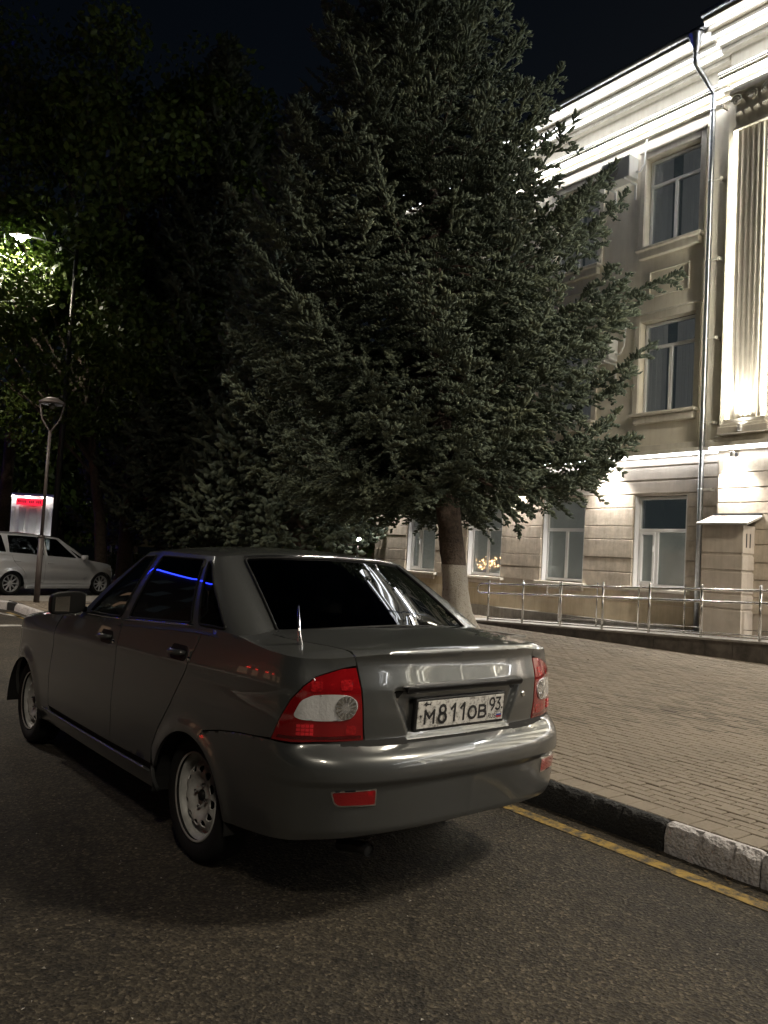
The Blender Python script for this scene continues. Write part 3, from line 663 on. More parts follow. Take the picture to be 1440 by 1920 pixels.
# ------------------------------------------------------------------ ramp and railings
def rz_(y): return .245+(10.87-y)*.0418
ramp = tag(empty('access_ramp', (11.75, 8, 0)), 'concrete access ramp faced with dark stone slabs along the building', 'ramp')
y0, y1 = -6., 13.1
V = [(0, y1-8, PZ-.02), (1.62, y1-8, PZ-.02), (1.62, y0-8, PZ-.02), (0, y0-8, PZ-.02), (0, y1-8, PZ+.01), (1.62, y1-8, PZ+.01), (1.62, y0-8, rz_(0)), (0, y0-8, rz_(0)), (0, 0-8, rz_(0)), (1.62, -8, rz_(0))]
obj('ramp_deck', V, [(4, 8, 9, 5), (8, 7, 6, 9), (0, 4, 5, 1), (0, 3, 7, 8, 4), (2, 6, 7, 3)], M_conc, ramp)
y = 12.9
while y > -4:
    w = .46; a, b = y-w+.006, y
    za, zb2 = rz_(a)-.012, rz_(b)-.012
    x0, x1 = -.028+RNG.normal(0, .002), -.002
    V = [(x, yy-8, z) for x in (x0, x1) for yy, z in ((a, PZ-.01), (b, PZ-.01), (b, max(zb2, PZ+.005)), (a, max(za, PZ+.005)))]
    obj('stone_slab', V, [(0, 1, 2, 3), (7, 6, 5, 4)]+[(i, 4+i, 4+(i+1) % 4, (i+1) % 4) for i in range(4)], M_slab, ramp)
    y -= w
edge = MB()
V = [(x, yy-8, rz_(yy)+dz) for x in (-.045, .09) for yy in (12.95, 0.) for dz in (-.010, .024)]
edge.add(V, [(0, 1, 3, 2), (4, 6, 7, 5), (0, 4, 5, 1), (2, 3, 7, 6), (0, 2, 6, 4), (1, 5, 7, 3)]).build('coping_edge', M_conc, ramp)
def railing(X, ysp, loop_y, label, r=.021, thin=False):
    t = tag(empty('ramp_railing', (X, ysp[0], rz_(ysp[0]))), label, 'railing', 'stainless railings of the ramp')
    o = Vector((X, ysp[0], rz_(ysp[0])))
    for y in ysp:
        z = rz_(y)
        MB().tube([Vector((X, y, z))-o, Vector((X, y, z+.84))-o], r if not thin else .014, 12).lathe([(0, .87), (.014, .865), (.02, .85), (.014, .838), (0, .83)], 10, Matrix.Translation(Vector((X, y, z))-o)).build('post', M_ss, t, smooth=True)
        MB().lathe([(0, .008), (.04, .008), (.042, 0)], 14, Matrix.Translation(Vector((X, y, z))-o)).build('foot_plate', M_ss, t, smooth=True)
    ye = ysp[-1]-.3; L0 = loop_y
    P = lambda y, h: Vector((X-.0, y, rz_(y)+h))-o
    pts = [P(ye, .78), P(L0+.0, .78)]+[P(L0+.095*math.sin(a), .685)+Vector((0, 0, .095*math.cos(a))) for a in [PI*k/10 for k in range(1, 10)]]+[P(L0, .59), P(ye, .59)]
    MB().tube(pts, .019, 10).build('handrail', M_ss, t, smooth=True)
    for h in (.10, .06) if not thin else (.12,): MB().tube([P(ysp[0], h), P(ye, h)], .010, 8).build('low_rail', M_ss, t, smooth=True)
    return t
railing(11.82, [11.84-.957*k for k in range(12)], 12.08, 'tall stainless railing on the street edge of the ramp')
railing(13.10, [11.05-.965*k for k in range(10)], 11.3, 'thin stainless railing along the wall side of the ramp', thin=True)
# ------------------------------------------------------------------ cars: curved shells cut into panels
def crom(pts,n=40):
    P=np.asarray(pts,float);P=np.vstack([2*P[0]-P[1],P,2*P[-1]-P[-2]]);out=[]
    for i in range(1,len(P)-2):
        p0,p1,p2,p3=P[i-1:i+3]
        t=np.linspace(0,1,n,endpoint=False)[:,None]
        out.append(.5*((2*p1)+(-p0+p2)*t+(2*p0-5*p1+4*p2-p3)*t*t+(-p0+3*p1-3*p2+p3)*t**3))
    out.append(P[-2][None]);return np.vstack(out)
def sstep(x,a,b):
    t=np.clip((x-a)/(b-a),0,1);return t*t*(3-2*t)
class Shell:
    """side/rear/front wall of a car: P(s,z), s measured round the plan from rear centre (left positive)"""
    def __init__(S,outline,rear,front,side,arches,crease,recess=None):
        h=crom(outline,60)
        full=np.vstack([h[::-1]*[1,-1],h[1:]])   # right front -> rear centre -> left front
        d=np.r_[0,np.cumsum(np.linalg.norm(np.diff(full,axis=0),axis=1))]
        S.s=d-d[len(h)-1]; S.l=full[:,0];S.w=full[:,1];S.smax=S.s[-1]
        t=np.gradient(full,S.s,axis=0);t/=np.linalg.norm(t,axis=1)[:,None]
        S.nl=-t[:,1]*-1;S.nw=-t[:,0]*-1
        # outward normal: rotate tangent
        S.nl,S.nw=-t[:,1],t[:,0]
        S.rear,S.front,S.side=map(np.array,(rear,front,side));S.arches=arches;S.crease=crease;S.recess=recess
        S.hl=h[:,0];S.hs=S.s[len(h)-1:];S.hw=h[:,1]
        k=np.argmax(h[:,1]);S.kmax=k
    def s_of_l(S,l,lo=-.6,hi=3.0):   # left side only
        m=(S.hl>-.9); return np.interp(l,S.hl,S.hs)
    def P(S,s,z):
        s=np.asarray(s,float);z=np.asarray(z,float)
        l=np.interp(s,S.s,S.l);w=np.interp(s,S.s,S.w);nl=np.interp(s,S.s,S.nl);nw=np.interp(s,S.s,S.nw)
        q=np.hypot(nl,nw);nl=nl/q;nw=nw/q
        fr=np.clip(-nl,0,1)**1.5;ff=np.clip(nl,0,1)**1.5;fs=np.clip(1-fr-ff,0,1)
        zc=S.crease[0]+S.crease[1]*l
        side=np.interp(z,S.side[:,0],S.side[:,1])
        cre=S.crease[2]*np.where(z>zc,np.exp(-((z-zc)/.05)**2)*0,(1-np.exp(-np.clip(zc-z,0,1)/.035))*np.exp(-np.clip(zc-z-.05,0,1)/.16))
        fl=0
        for (al,az,ar) in S.arches:
            r=np.hypot(l-al,z-az);fl=fl+.014*np.exp(-((r-ar)/.035)**2)
        ins=fr*np.interp(z,S.rear[:,0],S.rear[:,1])+ff*np.interp(z,S.front[:,0],S.front[:,1])+fs*(side+cre-fl)
        if S.recess is not None: ins=ins+S.recess(w,z)*(fr>.5)
        return np.stack([l-nl*ins,w-nw*ins,z+0*s],-1)
    def N(S,s,z):
        e=1e-3;a=S.P(s+e,z)-S.P(s-e,z);b=S.P(s,z+e)-S.P(s,z-e);n=np.cross(b,a)
        n/=np.linalg.norm(n,axis=-1)[...,None]
        return n
def smooth_prof(pts,n=200,sig=.008):
    p=np.array(pts,float);z=np.linspace(p[0,0],p[-1,0],n);v=np.interp(z,p[:,0],p[:,1])
    dz=z[1]-z[0];k=int(3*sig/dz)+1;g=np.exp(-.5*((np.arange(-k,k+1)*dz)/sig)**2);g/=g.sum()
    vp=np.r_[np.full(k,v[0]),v,np.full(k,v[-1])]
    return np.c_[z,np.convolve(vp,g,'valid')]
class Green:
    """greenhouse: loft from belt curve to roof curve; domain (tau, v)"""
    def __init__(S, B, Rf, bulge=.018):
        S.n = 24; S.B = crom(B, S.n); S.R = crom(Rf, S.n); S.bulge = bulge
        mid = (S.B+S.R)/2; S.t = np.r_[0, np.cumsum(np.linalg.norm(np.diff(mid, axis=0), axis=1))]; S.T = S.t[-1]
        S.h = float(np.mean(np.linalg.norm(S.R-S.B, axis=1)))
    def tau(S, i): return float(np.interp(i*S.n, np.arange(len(S.t)), S.t))
    def G(S, tau, v):
        tau = np.asarray(tau, float); sg = np.where(tau < 0, -1., 1.); t = np.abs(tau); over = t > S.T; t = np.where(over, 2*S.T-t, t); sg = np.where(over, -sg, sg)
        ip = lambda A: np.stack([np.interp(t, S.t, A[:, k]) for k in range(3)], -1)
        b = ip(S.B); r = ip(S.R); v = np.asarray(v, float)[:, None]; p = b+(r-b)*v
        e = 1e-2; d = ip(S.B)*0; t2 = np.clip(t+e, 0, S.T); t1 = np.clip(t-e, 0, S.T)
        f = lambda tt: np.stack([np.interp(tt, S.t, ((S.B+S.R)/2)[:, k]) for k in range(3)], -1)
        tg = f(t2)-f(t1); n = np.stack([-tg[:, 1], tg[:, 0], 0*t], -1); n /= np.maximum(np.linalg.norm(n, axis=1), 1e-9)[:, None]
        # outward: away from cabin axis
        vv = np.clip(v, 0, 1); p = p+n*(S.bulge*4*vv*(1-vv))
        return np.stack([p[:, 0], p[:, 1]*sg, p[:, 2]], -1)
def dom(gr, pts): return [(gr.tau(i), v*gr.h) for i, v in pts]
def gpatch(gr, outer, holes=(), sp=.03):
    V, T = patch(outer, holes, sp); return gr.G(V[:, 0], V[:, 1]/gr.h), T
def spatch(sh, outer, holes=(), sp=.03, out=0.):
    V, T = patch(outer, holes, sp); P = sh.P(V[:, 0], V[:, 1])
    if out: P = P+sh.N(V[:, 0], V[:, 1])*out*np.sign(((sh.N(V[:, 0], V[:, 1])*(P-np.array([1, 0, .6]))).sum(-1)).mean())
    return P, T
def arc(c, r, a0, a1, n=14): return [(c[0]+r*math.cos(a0+(a1-a0)*i/n), c[1]+r*math.sin(a0+(a1-a0)*i/n)) for i in range(n+1)]

M_paint = mat('grey_car_paint', (.088, .092, .092), .30, metal=.5, spec=.5, coat=1., coat_rough=.025)
_n = M_paint.node_tree.nodes; _l = M_paint.node_tree.links; _t = _n.new('ShaderNodeTexNoise'); _t.inputs['Scale'].default_value = 3.5; _t.inputs['Detail'].default_value = 9; _t.inputs['Roughness'].default_value = .75
_c = _n.new('ShaderNodeTexCoord'); _l.new(_c.outputs['Object'], _t.inputs['Vector']); _m = _n.new('ShaderNodeMapRange'); _m.inputs['To Min'].default_value = .008; _m.inputs['To Max'].default_value = .06; _m.inputs['From Min'].default_value = .4; _m.inputs['From Max'].default_value = .75
_l.new(_t.outputs['Fac'], _m.inputs['Value']); _l.new(_m.outputs[0], _n['Principled BSDF'].inputs['Coat Roughness'])
M_glassd = glassmat('tinted_glass', (.035, .037, .038))
M_glassf = glassmat('front_tinted_glass', (.22, .24, .24))
M_inner = mat('dark_gap', (.006, .006, .006), .9)
M_rub = mat('black_rubber', (.010, .010, .010), .5, spec=.15)
M_tyre = mat('tyre_rubber', (.013, .013, .013), .8, spec=.2, bump=(160, .3, .002))
M_rim = mat('scuffed_silver_rim', (.40, .40, .39), .5, metal=.0, noise=(14, .25))
M_chrome = mat('chrome', (.75, .75, .76), .08, metal=1.)
M_lens = mat('red_lens', (.20, .004, .006), .08, coat=1.)
M_lensb = worn_paint('bright_red_lens', (.42, .012, .015), (.20, .004, .006), 60, .42, .60, .15)
M_lensb.node_tree.nodes['Principled BSDF'].inputs['Coat Weight'].default_value = 1
M_lensb2 = mat('bright_red_prism', (.62, .02, .03), .1, coat=1.)  # brake grid prisms, a brighter red than the lens
M_refl = mat('red_reflector', (.22, .006, .008), .12, coat=1., bump=(140, .3, .003))
M_lensd = mat('dark_red_lens', (.07, .002, .003), .08, coat=1.)
M_clear = mat('clear_lens', (.62, .62, .63), .12, coat=1., metal=.3, bump=(75, .5, .004))
M_bowl = mat('lamp_reflector_bowl', (.75, .75, .76), .1, metal=.8, bump=(60, .6, .004))
M_plate = mat('number_plate_white', (.66, .66, .65), .4); 
M_plate = worn_paint('dusty_number_plate', (.58, .57, .55), (.20, .19, .175), 42, .40, .50, .4)
M_print = mat('black_print', (.012, .012, .014), .45)
M_seat = mat('seat_fabric', (.035, .035, .036), .9)
M_pale = mat('pale_seat_cover', (.22, .22, .21), .85)
M_pblue = mat('flag_blue', (.02, .06, .35), .5); M_pred = mat('flag_red', (.5, .02, .02), .5)

OUTL = [(-1.005, 0), (-.992, .32), (-.948, .55), (-.872, .70), (-.76, .79), (-.57, .822), (-.2, .830), (.4, .837), (1.2, .838), (2.0, .828), (2.5, .812), (2.85, .765), (3.08, .66), (3.22, .48), (3.29, .25), (3.31, 0)]
REAR = smooth_prof([(.18, .16), (.30, .070), (.36, .034), (.42, .028), (.50, .020), (.5385, .017), (.5475, .001), (.58, .0), (.61, .004), (.635, .017), (.655, .042), (.672, .082), (.69, .098), (.78, .092), (.885, .094), (.965, .120), (.99, .124), (1.012, .118), (1.03, .110), (1.1, .10)], n=500, sig=.0025)
FRONT = smooth_prof([(.18, .10), (.3, .03), (.45, 0), (.6, .01), (.7, .05), (.8, .11), (.9, .2), (1.1, .3)], sig=.02)
SIDE = smooth_prof([(.18, .09), (.24, .05), (.30, .022), (.40, .008), (.55, 0), (.70, 0), (.80, .004), (.88, .014), (.95, .028), (1.0, .040), (1.05, .052), (1.1, .066)], sig=.015)
def recess(w, z):
    hw = .30+.10*np.clip((z-.70)/.19, 0, 1)
    return .024*sstep(hw-np.abs(w), -.006, .014)*sstep(z, .702, .716)*(1-sstep(z, .872, .886))
SH = Shell(OUTL, REAR, FRONT, SIDE, [(-.03, .25, .345), (2.492, .25, .345)], (.872, -.043, .010), recess)
sL = lambda l: float(SH.s_of_l(l))
belt_z = lambda l: float(np.interp(l, [-.3, -.2, .06, .8, 1.4, 1.66, 2.2, 2.6, 3.0, 3.2, 3.31], [1.043, 1.046, 1.040, .997, .975, .955, .905, .85, .785, .745, .72]))
KN_S = [0, .45, .56, .72, .86, 1.05, sL(-.3)]; KN_Z = [1.026, 1.022, 1.014, 1.003, 1.002, 1.012, 1.043]
def ztop(s):
    s = abs(s)
    if s <= sL(-.3): return float(np.interp(s, KN_S, KN_Z))
    return belt_z(float(np.interp(s, SH.hs, SH.hl)))
CAR = tag(empty('parked_sedan', (2.341, 3.4132, 0), R(92.5389)), 'grey four-door sedan parked at the kerb, seen from behind', 'car')
GAP = .0035
def panel(name, poly, m, parent, sp=.03, rim=.012, side=1, holes=(), out=0., both=True):
    """poly in (s,z) on the left side; both builds left and right"""
    P, T = spatch(SH, poly, holes, sp, out); a = lifted(name, [(P, T)], m, parent, rim=rim)
    if both:
        b = a.copy(); b.data = a.data.copy(); b.name = name; col.objects.link(b)
        for v in b.data.vertices: v.co.y *= -1
        b.data.flip_normals(); return a, b
    return a
topline = lambda s0, s1, n=24: [(s0+(s1-s0)*i/n, ztop(s0+(s1-s0)*i/n)) for i in range(n+1)]
# --- quarter + sill + front post (fixed body, one mesh with deck surround and roof frame)
lamp_out = [(.585, .975), (.655, .968), (.715, .955), (.785, .936), (.838, .900), (.888, .848), (.930, .770), (.962, .692)]
seam = [(sL(-.14), .588), (sL(-.165), .621), (sL(-.30), .650), (sL(-.45), .672), (sL(-.59), .684), (.962, .688)]
lid_x = [(.528, .682), (.540, .75), (.548, .833), (.558, .896), (.575, .975), (.590, ztop(.59))]
ac = (sL(-.03), .25); AR = .335
seam[0] = (ac[0]+AR*math.cos(R(108)), ac[1]+AR*math.sin(R(108)))
arc_pt = lambda c, a: (c[0]+AR*math.cos(a), c[1]+AR*math.sin(a))
# quarter panel: between rear door, lamp, bumper seam, arch
a_seam = R(108); a_door = math.atan2(.36-.25, .317)
quarter = [lid_x[-1], (.5775, .978)]+lamp_out[1:]+seam[::-1][1:]
quarter += arc(ac, AR, a_seam, a_door, 16)[1:]
rdoor_edge = [(sL(.345), .36), (sL(.335), .44), (sL(.278), .531), (sL(.164), .675), (sL(.051), .850), (sL(.028), .896), (sL(-.01), .975), (sL(-.025), ztop(sL(-.025)))]
quarter += rdoor_edge[1:]
quarter += topline(rdoor_edge[-1][0], .590, 40)[1:-1]
pieces = [spatch(SH, quarter, (), .028)]
fa = (sL(2.492), .25)
sill = [(sL(.31), .352), (sL(.31), .23), (sL(2.18), .23), (sL(2.18), .352), (sL(1.93), .352), (sL(1.93), .318), (sL(.345), .318), (sL(.345), .352)]
pieces.append(spatch(SH, sill, (), .03))
# deck
def zdeck(l, w):
    zc = np.interp(l, [-1., -.9, -.8, -.6, -.45, -.2], [1.036, 1.042, 1.050, 1.066, 1.080, 1.092]); return zc-.020*(np.abs(w)/.6)**2.2-.04*np.clip((np.abs(w)-.6)/.2, 0, 2)**2
def zhood(l, w):
    zc = np.interp(l, [1.4, 1.7, 1.95, 2.4, 2.8, 3.1, 3.32], [1.01, 1.0, .985, .945, .895, .845, .79]); return zc-.05*(np.abs(w)/.8)**2.6
def deckpatch(outer, border, zf, holes=(), sp=.03, rho=.06, glassline=None):
    """outer in (l,w); border: array of (l,w,z) points of the shell's top edge the sheet must meet"""
    bd = np.array(border); ring = []
    bq = np.vstack([bd[:-1]+(bd[1:]-bd[:-1])*k/12 for k in range(12)]+[bd[-1:]])
    for q in (.004, .012, .024, .04):
        ring.append(bd[:, :2]+(np.array([[-.4, 0.]]) if zf is zdeck else np.array([[2.3, 0.]])-bd[:, :2])*0+q*_inward(bd[:, :2]))
    V, T = patch(outer, holes, sp, pts=np.vstack(ring))
    z = zf(V[:, 0], V[:, 1]); i = np.concatenate([((V[a:a+1500, None]-bq[None, :, :2])**2).sum(-1).argmin(1) for a in range(0, len(V), 1500)]); e = np.linalg.norm(V-bq[i, :2], axis=1); e = np.where(e < 6e-4, 0, e)
    kk = zf(bq[i, 0], bq[i, 1])-bq[i, 2]; u = np.clip(1-e/rho, 0, 1); g = 1-np.sqrt(np.clip(1-u*u, 0, 1)); g = .6*g+.4*u*u
    return np.c_[V, z-kk*g], T
def _inward(b):
    t = np.gradient(b, axis=0); n = np.stack([-t[:, 1], t[:, 0]], -1); n /= np.maximum(np.linalg.norm(n, axis=1), 1e-9)[:, None]
    c = b.mean(0); s = np.sign(((c-b)*n).sum(1)); s[s == 0] = 1; return n*s[:, None]
BELT = [(-.46, 0, 1.075), (-.425, .35, 1.062), (-.345, .60, 1.04), (-.355, .69, 1.03), (-.235, .765, 1.035), (.06, .783, 1.036), (.82, .797, .992), (.90, .797, .988), (1.48, .785, .968), (1.66, .72, .965), (1.88, .42, .975), (1.96, 0, .98)]
roofz = lambda l, w: 1.428-.090*((l-.62)**2)-.046*np.abs(w/.6)**2.3
RF = [(.09, 0), (.12, .32), (.195, .515), (.215, .575), (.245, .60), (.30, .608), (.80, .612), (.87, .610), (1.06, .592), (1.12, .54), (1.17, .30), (1.19, 0)]
GR = Green(BELT, [(l, w, float(roofz(l, w))-.004) for l, w in RF])
# deck outline: shell top edge from left pillar foot round the tail to the right, then along the glass foot
sA = sL(-.28)
edgeL = np.array([SH.P(s, ztop(s)) for s in np.linspace(0, sA, 60)])
border = np.vstack([edgeL[::-1]*[1, -1, 1], edgeL[1:]])
gf = GR.G(np.linspace(GR.tau(4)+.03, 0, 50), np.zeros(50)); gf = gf[:, :2]*[1, 1]; gf[:, 0] += .012
glassfoot = np.vstack([gf, (gf[:-1]*[1, -1])[::-1]])
deck_outer = [tuple(p) for p in border[:, :2]]+[tuple(p) for p in glassfoot]
lidL = [(-.472, .0), (-.440, .35), (-.372, .60), (-.40, .655), (-.483, .648), (-.60, .612), (-.70, .572)]
sl = .5865
lip_pts = np.array([SH.P(s, ztop(s)) for s in np.linspace(sl, -sl, 50)])
lid_poly = [(l, w) for l, w in lidL]+[tuple(p[:2]) for p in lip_pts]+[(l, -w) for l, w in lidL[::-1]][:-1]
hole_poly = [(l+.004 if l > -.5 else l, w*1.007+(.003 if w > 0 else -.003 if w < 0 else 0)) for l, w in lidL]
sh2 = .590
hl = np.array([SH.P(s, ztop(s)) for s in (sh2,)])[0]
surL = [tuple(p[:2]) for p in border if p[1] > hl[1]+1e-4]
idx = [i for i in range(len(border)) if border[i, 1] >= hl[1]-1e-6]
# surround: left strip, right strip and the bridge under the glass as one ring
ring_outer = [tuple(p) for p in glassfoot]
bl = [tuple(p[:2]) for p in border if p[1] <= -hl[1]]; br = [tuple(p[:2]) for p in border if p[1] >= hl[1]]
sur = br+[tuple(p) for p in glassfoot]+bl+[(hl[0], -hl[1])]+[(l, -w) for l, w in hole_poly[::-1]][:-1]+hole_poly[0:]+[(hl[0], hl[1])]
sur_patch = deckpatch(sur, border, zdeck, sp=.03)
# roof frame pieces
t2, t4, t5, t6, t7, t8, t9, tE = [GR.tau(i) for i in (2, 4, 5, 6, 7, 8, 9, 11)]
hh = GR.h
def gpoly(pts, rad=.03): return rounded([(t, v*hh) for t, v in pts], rad)
g_rear = [(-(t2-.012), .035), (t2-.012, .035), (t2-.030, .955), (-(t2-.030), .955)]
w_q = [(t4+.010, .06), (t5-.030, .05), (t5-.024, .93), (t4+.075, .86), (t4+.02, .45)]
w_r = [(t5+.030, .055), (t6-.012, .055), (t6-.012, .935), (t5+.040, .935)]
w_f = [(t7+.012, .055), (t8-.035, .06), (t8-.045, .30), (t8-.10, .93), (t7+.012, .935)]
g_front = [(t9+.02, .04), (2*tE-t9-.02, .04), (2*tE-t9-.03, .955), (t9+.03, .955)]
half_rear = [(0, .035), (t2-.012, .035), (t2-.030, .955), (0, .955)]
fr_outer = [(0, -.06*hh), (0, .035*hh)]+[p for p in rounded([(0, .035*hh), ((t2-.012), .035*hh), ((t2-.030), .955*hh), (0, .955*hh)], [0, .03, .03, 0])][1:]
fr_outer += [(0, 1.0*hh)]+[(t, hh) for t in np.linspace(0, tE, 60)[1:]]
wf = rounded([(tE, .955*hh), (t9+.03, .955*hh), (t9+.02, .04*hh), (tE, .04*hh)], [0, .03, .03, 0])
fr_outer += wf+[(tE, -.06*hh)]
fr_outer = [p for i, p in enumerate(fr_outer) if i == 0 or (abs(p[0]-fr_outer[i-1][0])+abs(p[1]-fr_outer[i-1][1])) > 1e-5]
frame_holes = [gpoly(w_q, [.02, .02, .03, .08, .05]), gpoly(w_r, .025), gpoly(w_f, .03)]
frame = gpatch(GR, fr_outer, frame_holes, .025)
body = lifted('body', pieces+[frame], M_paint, CAR, rim=.014, mirror='join', merge=5e-4)
deck_sur = lifted('rear_deck_panel', [sur_patch], M_paint, CAR, centre=(-.5, 0, .3), rim=.012)
# roof skin
ro = [tuple(p) for p in np.vstack([GR.R[:, :2], (GR.R[1:-1, :2]*[1, -1])[::-1]])]
V, T = patch(ro, (), .04); e = near(V, resample(ro, .04), .012)
roof = lifted('roof', [(np.c_[V, roofz(V[:, 0], V[:, 1])-np.where(e, .003, 0)], T)], M_paint, CAR, centre=(.6, 0, .5), rim=.015)
# trunk lid = deck top + rear face
lidtop = deckpatch(lid_poly, lip_pts, zdeck, sp=.022, rho=.035)
face = [(-s, z) for s, z in lid_x[:-1]]; 
fpoly = [(s-.004 if s > 0 else s, z) for s, z in lid_x[:-1]]+[(sl, ztop(sl))]+[(s, ztop(s)) for s in np.linspace(sl, -sl, 50)[1:-1]]+[(-sl, ztop(sl))]+[(-(s-.004), z) for s, z in lid_x[:-1][::-1]]
fpoly = rounded(fpoly[:1], 0) + fpoly[1:]
facep = spatch(SH, [tuple(p) for p in fpoly], (), .013)
lid = lifted('boot_lid', [lidtop, facep], M_paint, CAR, centre=(-.5, 0, .8), rim=.012, merge=1.5e-3)
# bumper
bz = lambda s: float(np.interp(abs(s), [0, .5, .75, .95, 1.2, 1.5], [.352, .345, .335, .318, .292, .285]))
a_b = math.atan2(.292-.25, (sL(-.362)-ac[0]))
bump = [(s, bz(s)) for s in np.linspace(-sL(-.36), sL(-.36), 60)]
arcL = arc(ac, AR+.001, math.atan2(.288-.25, sL(-.36)-ac[0]), a_seam, 12)
bump += arcL[1:]
bump += [(s, z-.005) for s, z in seam[1:]]+[(.90, .681), (.75, .683), (.60, .682), (.53, .674), (.48, .672)]
bump += [(s, .672) for s in np.linspace(.4, -.4, 12)]
bump += [(-.48, .672), (-.53, .674), (-.60, .682), (-.75, .683), (-.90, .681)]+[(-s, z-.005) for s, z in seam[1:][::-1]]
bump += [(-s, z) for s, z in arcL[1:][::-1]]
bumper = lifted('rear_bumper', [spatch(SH, bump, (), .0115)], M_paint, CAR, centre=(0, 0, .6), rim=.03)
# tail lamps
lampp = lid_x[:-2]+[(.577, .969)]+[(s-.003, z-.004) for s, z in lamp_out[1:]]+[(.955, .690), (.874, .689), (.755, .692), (.60, .692)]
lampp = [(s+.004, z) if i < 6 else (s, z) for i, (s, z) in enumerate(lampp)]
lampp[0] = (.536, .692)
def rectp(a, b, c_, d, r=.012): return rounded([(a, c_), (b, c_), (b, d), (a, d)], r)
clear = rounded([(.571, .822), (.577, .845), (.612, .867), (.70, .871), (.79, .866), (.842, .845), (.868, .786), (.835, .775), (.76, .770), (.64, .771), (.590, .785)], .02)
ribs = [[(.630+r0*1.15*math.cos(a+d), .820+r0*math.sin(a+d)) for r0, d in ((.020, -.07), (.043, -.10), (.043, .10), (.020, .07))] for a in np.linspace(0, 2*PI, 15)[:-1]]
bowl = [(.630+.052*math.cos(a), .820+.045*math.sin(a)) for a in np.linspace(0, 2*PI, 28)[:-1]]
cellA = rectp(.775, .852, .714, .760); cellB = rectp(.575, .625, .716, .752); cellC = rectp(.60, .66, .885, .925); cellD = rectp(.745, .80, .880, .918)
stripe = rounded([(.548, .70), (.935, .70), (.925, .712), (.548, .712)], .003)
for side in (1, -1):
    P, T = spatch(SH, lampp, (), .018, .002)
    lp = lifted('tail_lamp', [(P, T)], M_lens, CAR, rim=.02, mirror=None if side > 0 else 'flip')
    lifted('bowl_ribs', [spatch(SH, g_, (), .03, .009) for g_ in ribs], M_chrome, lp, rim=.002, mirror=None if side > 0 else 'flip')
    grid_ = []
    for gi in range(4):
        for gj in range(3): grid_.append(rectp(.777+gi*.019, .793+gi*.019, .716+gj*.0145, .7275+gj*.0145, .002))
    lifted('brake_grid', [spatch(SH, g_, (), .012, .0055) for g_ in grid_], M_lensb2, lp, rim=.002, mirror=None if side > 0 else 'flip')
    for nm, poly, m, o_ in (('clear_lens', clear, M_clear, .0045), ('reflector_bowl', bowl, M_bowl, .007), ('brake_cell', cellA, M_lensb, .0035), ('brake_cell', cellB, M_lensb, .0035), ('brake_cell', cellC, M_lensb, .0035), ('brake_cell', cellD, M_lensb, .0035), ('lens_edge', stripe, M_lensd, .0035)):
        P, T = spatch(SH, poly, (), .012, o_); lifted(nm, [(P, T)], m, lp, rim=.004, mirror=None if side > 0 else 'flip')
# reflectors in the bumper
refl = rounded([(.503, .520), (.680, .516), (.664, .469), (.502, .466)], [.006, .01, .03, .006])
for side in (1, -1):
    P, T = spatch(SH, refl, (), .02, .004); rf = lifted('reflector', [(P, T)], M_refl, CAR, rim=.006, mirror=None if side > 0 else 'flip')
    frame_o = rounded([(.497, .526), (.688, .522), (.670, .463), (.496, .460)], [.006, .012, .034, .006])
    P, T = spatch(SH, frame_o, [refl], .02, .003); lifted('reflector_bezel', [(P, T)], M_chrome, rf, rim=.006, mirror=None if side > 0 else 'flip')
# doors
dz0 = .357
rd = [(sL(.86)-GAP, dz0)]; 
rdoor = [(sL(.352), dz0+.005), (sL(.342), .44), (sL(.285), .533), (sL(.171), .678), (sL(.058), .852), (sL(.035), .898), (sL(-.003), .975), (sL(-.018), ztop(sL(-.018))-.004)]
rdoor += [(s, ztop(s)-.004) for s in np.linspace(sL(-.018), sL(.86)-GAP, 20)[1:]]+[(sL(.86)-GAP, dz0)]
fdoor = [(sL(.86)+GAP, dz0)]+[(s, ztop(s)-.004) for s in np.linspace(sL(.86)+GAP, sL(1.56), 16)]+[(sL(1.80), .93), (sL(1.88), .85), (sL(1.925), .55), (sL(1.925), dz0)]
fd = panel('front_door', fdoor, M_paint, CAR); rdp = panel('rear_door', rdoor, M_paint, CAR)
# door handles and cups
for dd, l0, z0 in ((fd, 1.04, .893), (rdp, .165, .917)):
    for k, d in enumerate(dd):
        sg = 1 if k == 0 else -1
        c0 = sL(l0); P, T = spatch(SH, rounded([(c0-.095, z0-.036), (c0+.06, z0-.036), (c0+.06, z0+.034), (c0-.095, z0+.034)], .025), (), .02, .0025)
        lifted('handle_cup', [(P, T)], M_rub, d, rim=.004, mirror=None if sg > 0 else 'flip')
        pts = []
        for i in range(9):
            u = i/8; q = SH.P(c0-.09+.145*u, z0+.004); pts.append((q[0], sg*(q[1]+.004+.034*math.sin(PI*u)**.6), q[2]))
        MB().tube(pts, [.010, .013, .014, .014, .014, .014, .014, .013, .010], 10).build('door_handle', M_paint, d, smooth=True)
        q = SH.P(c0-.125, z0-.02); MB().lathe([(0, .004), (.011, .004), (.013, 0)], 12, Matrix.Translation((q[0], sg*q[1], q[2])) @ Matrix.Rotation(-sg*PI/2, 4, 'X')).build('lock', M_chrome, d, smooth=True)
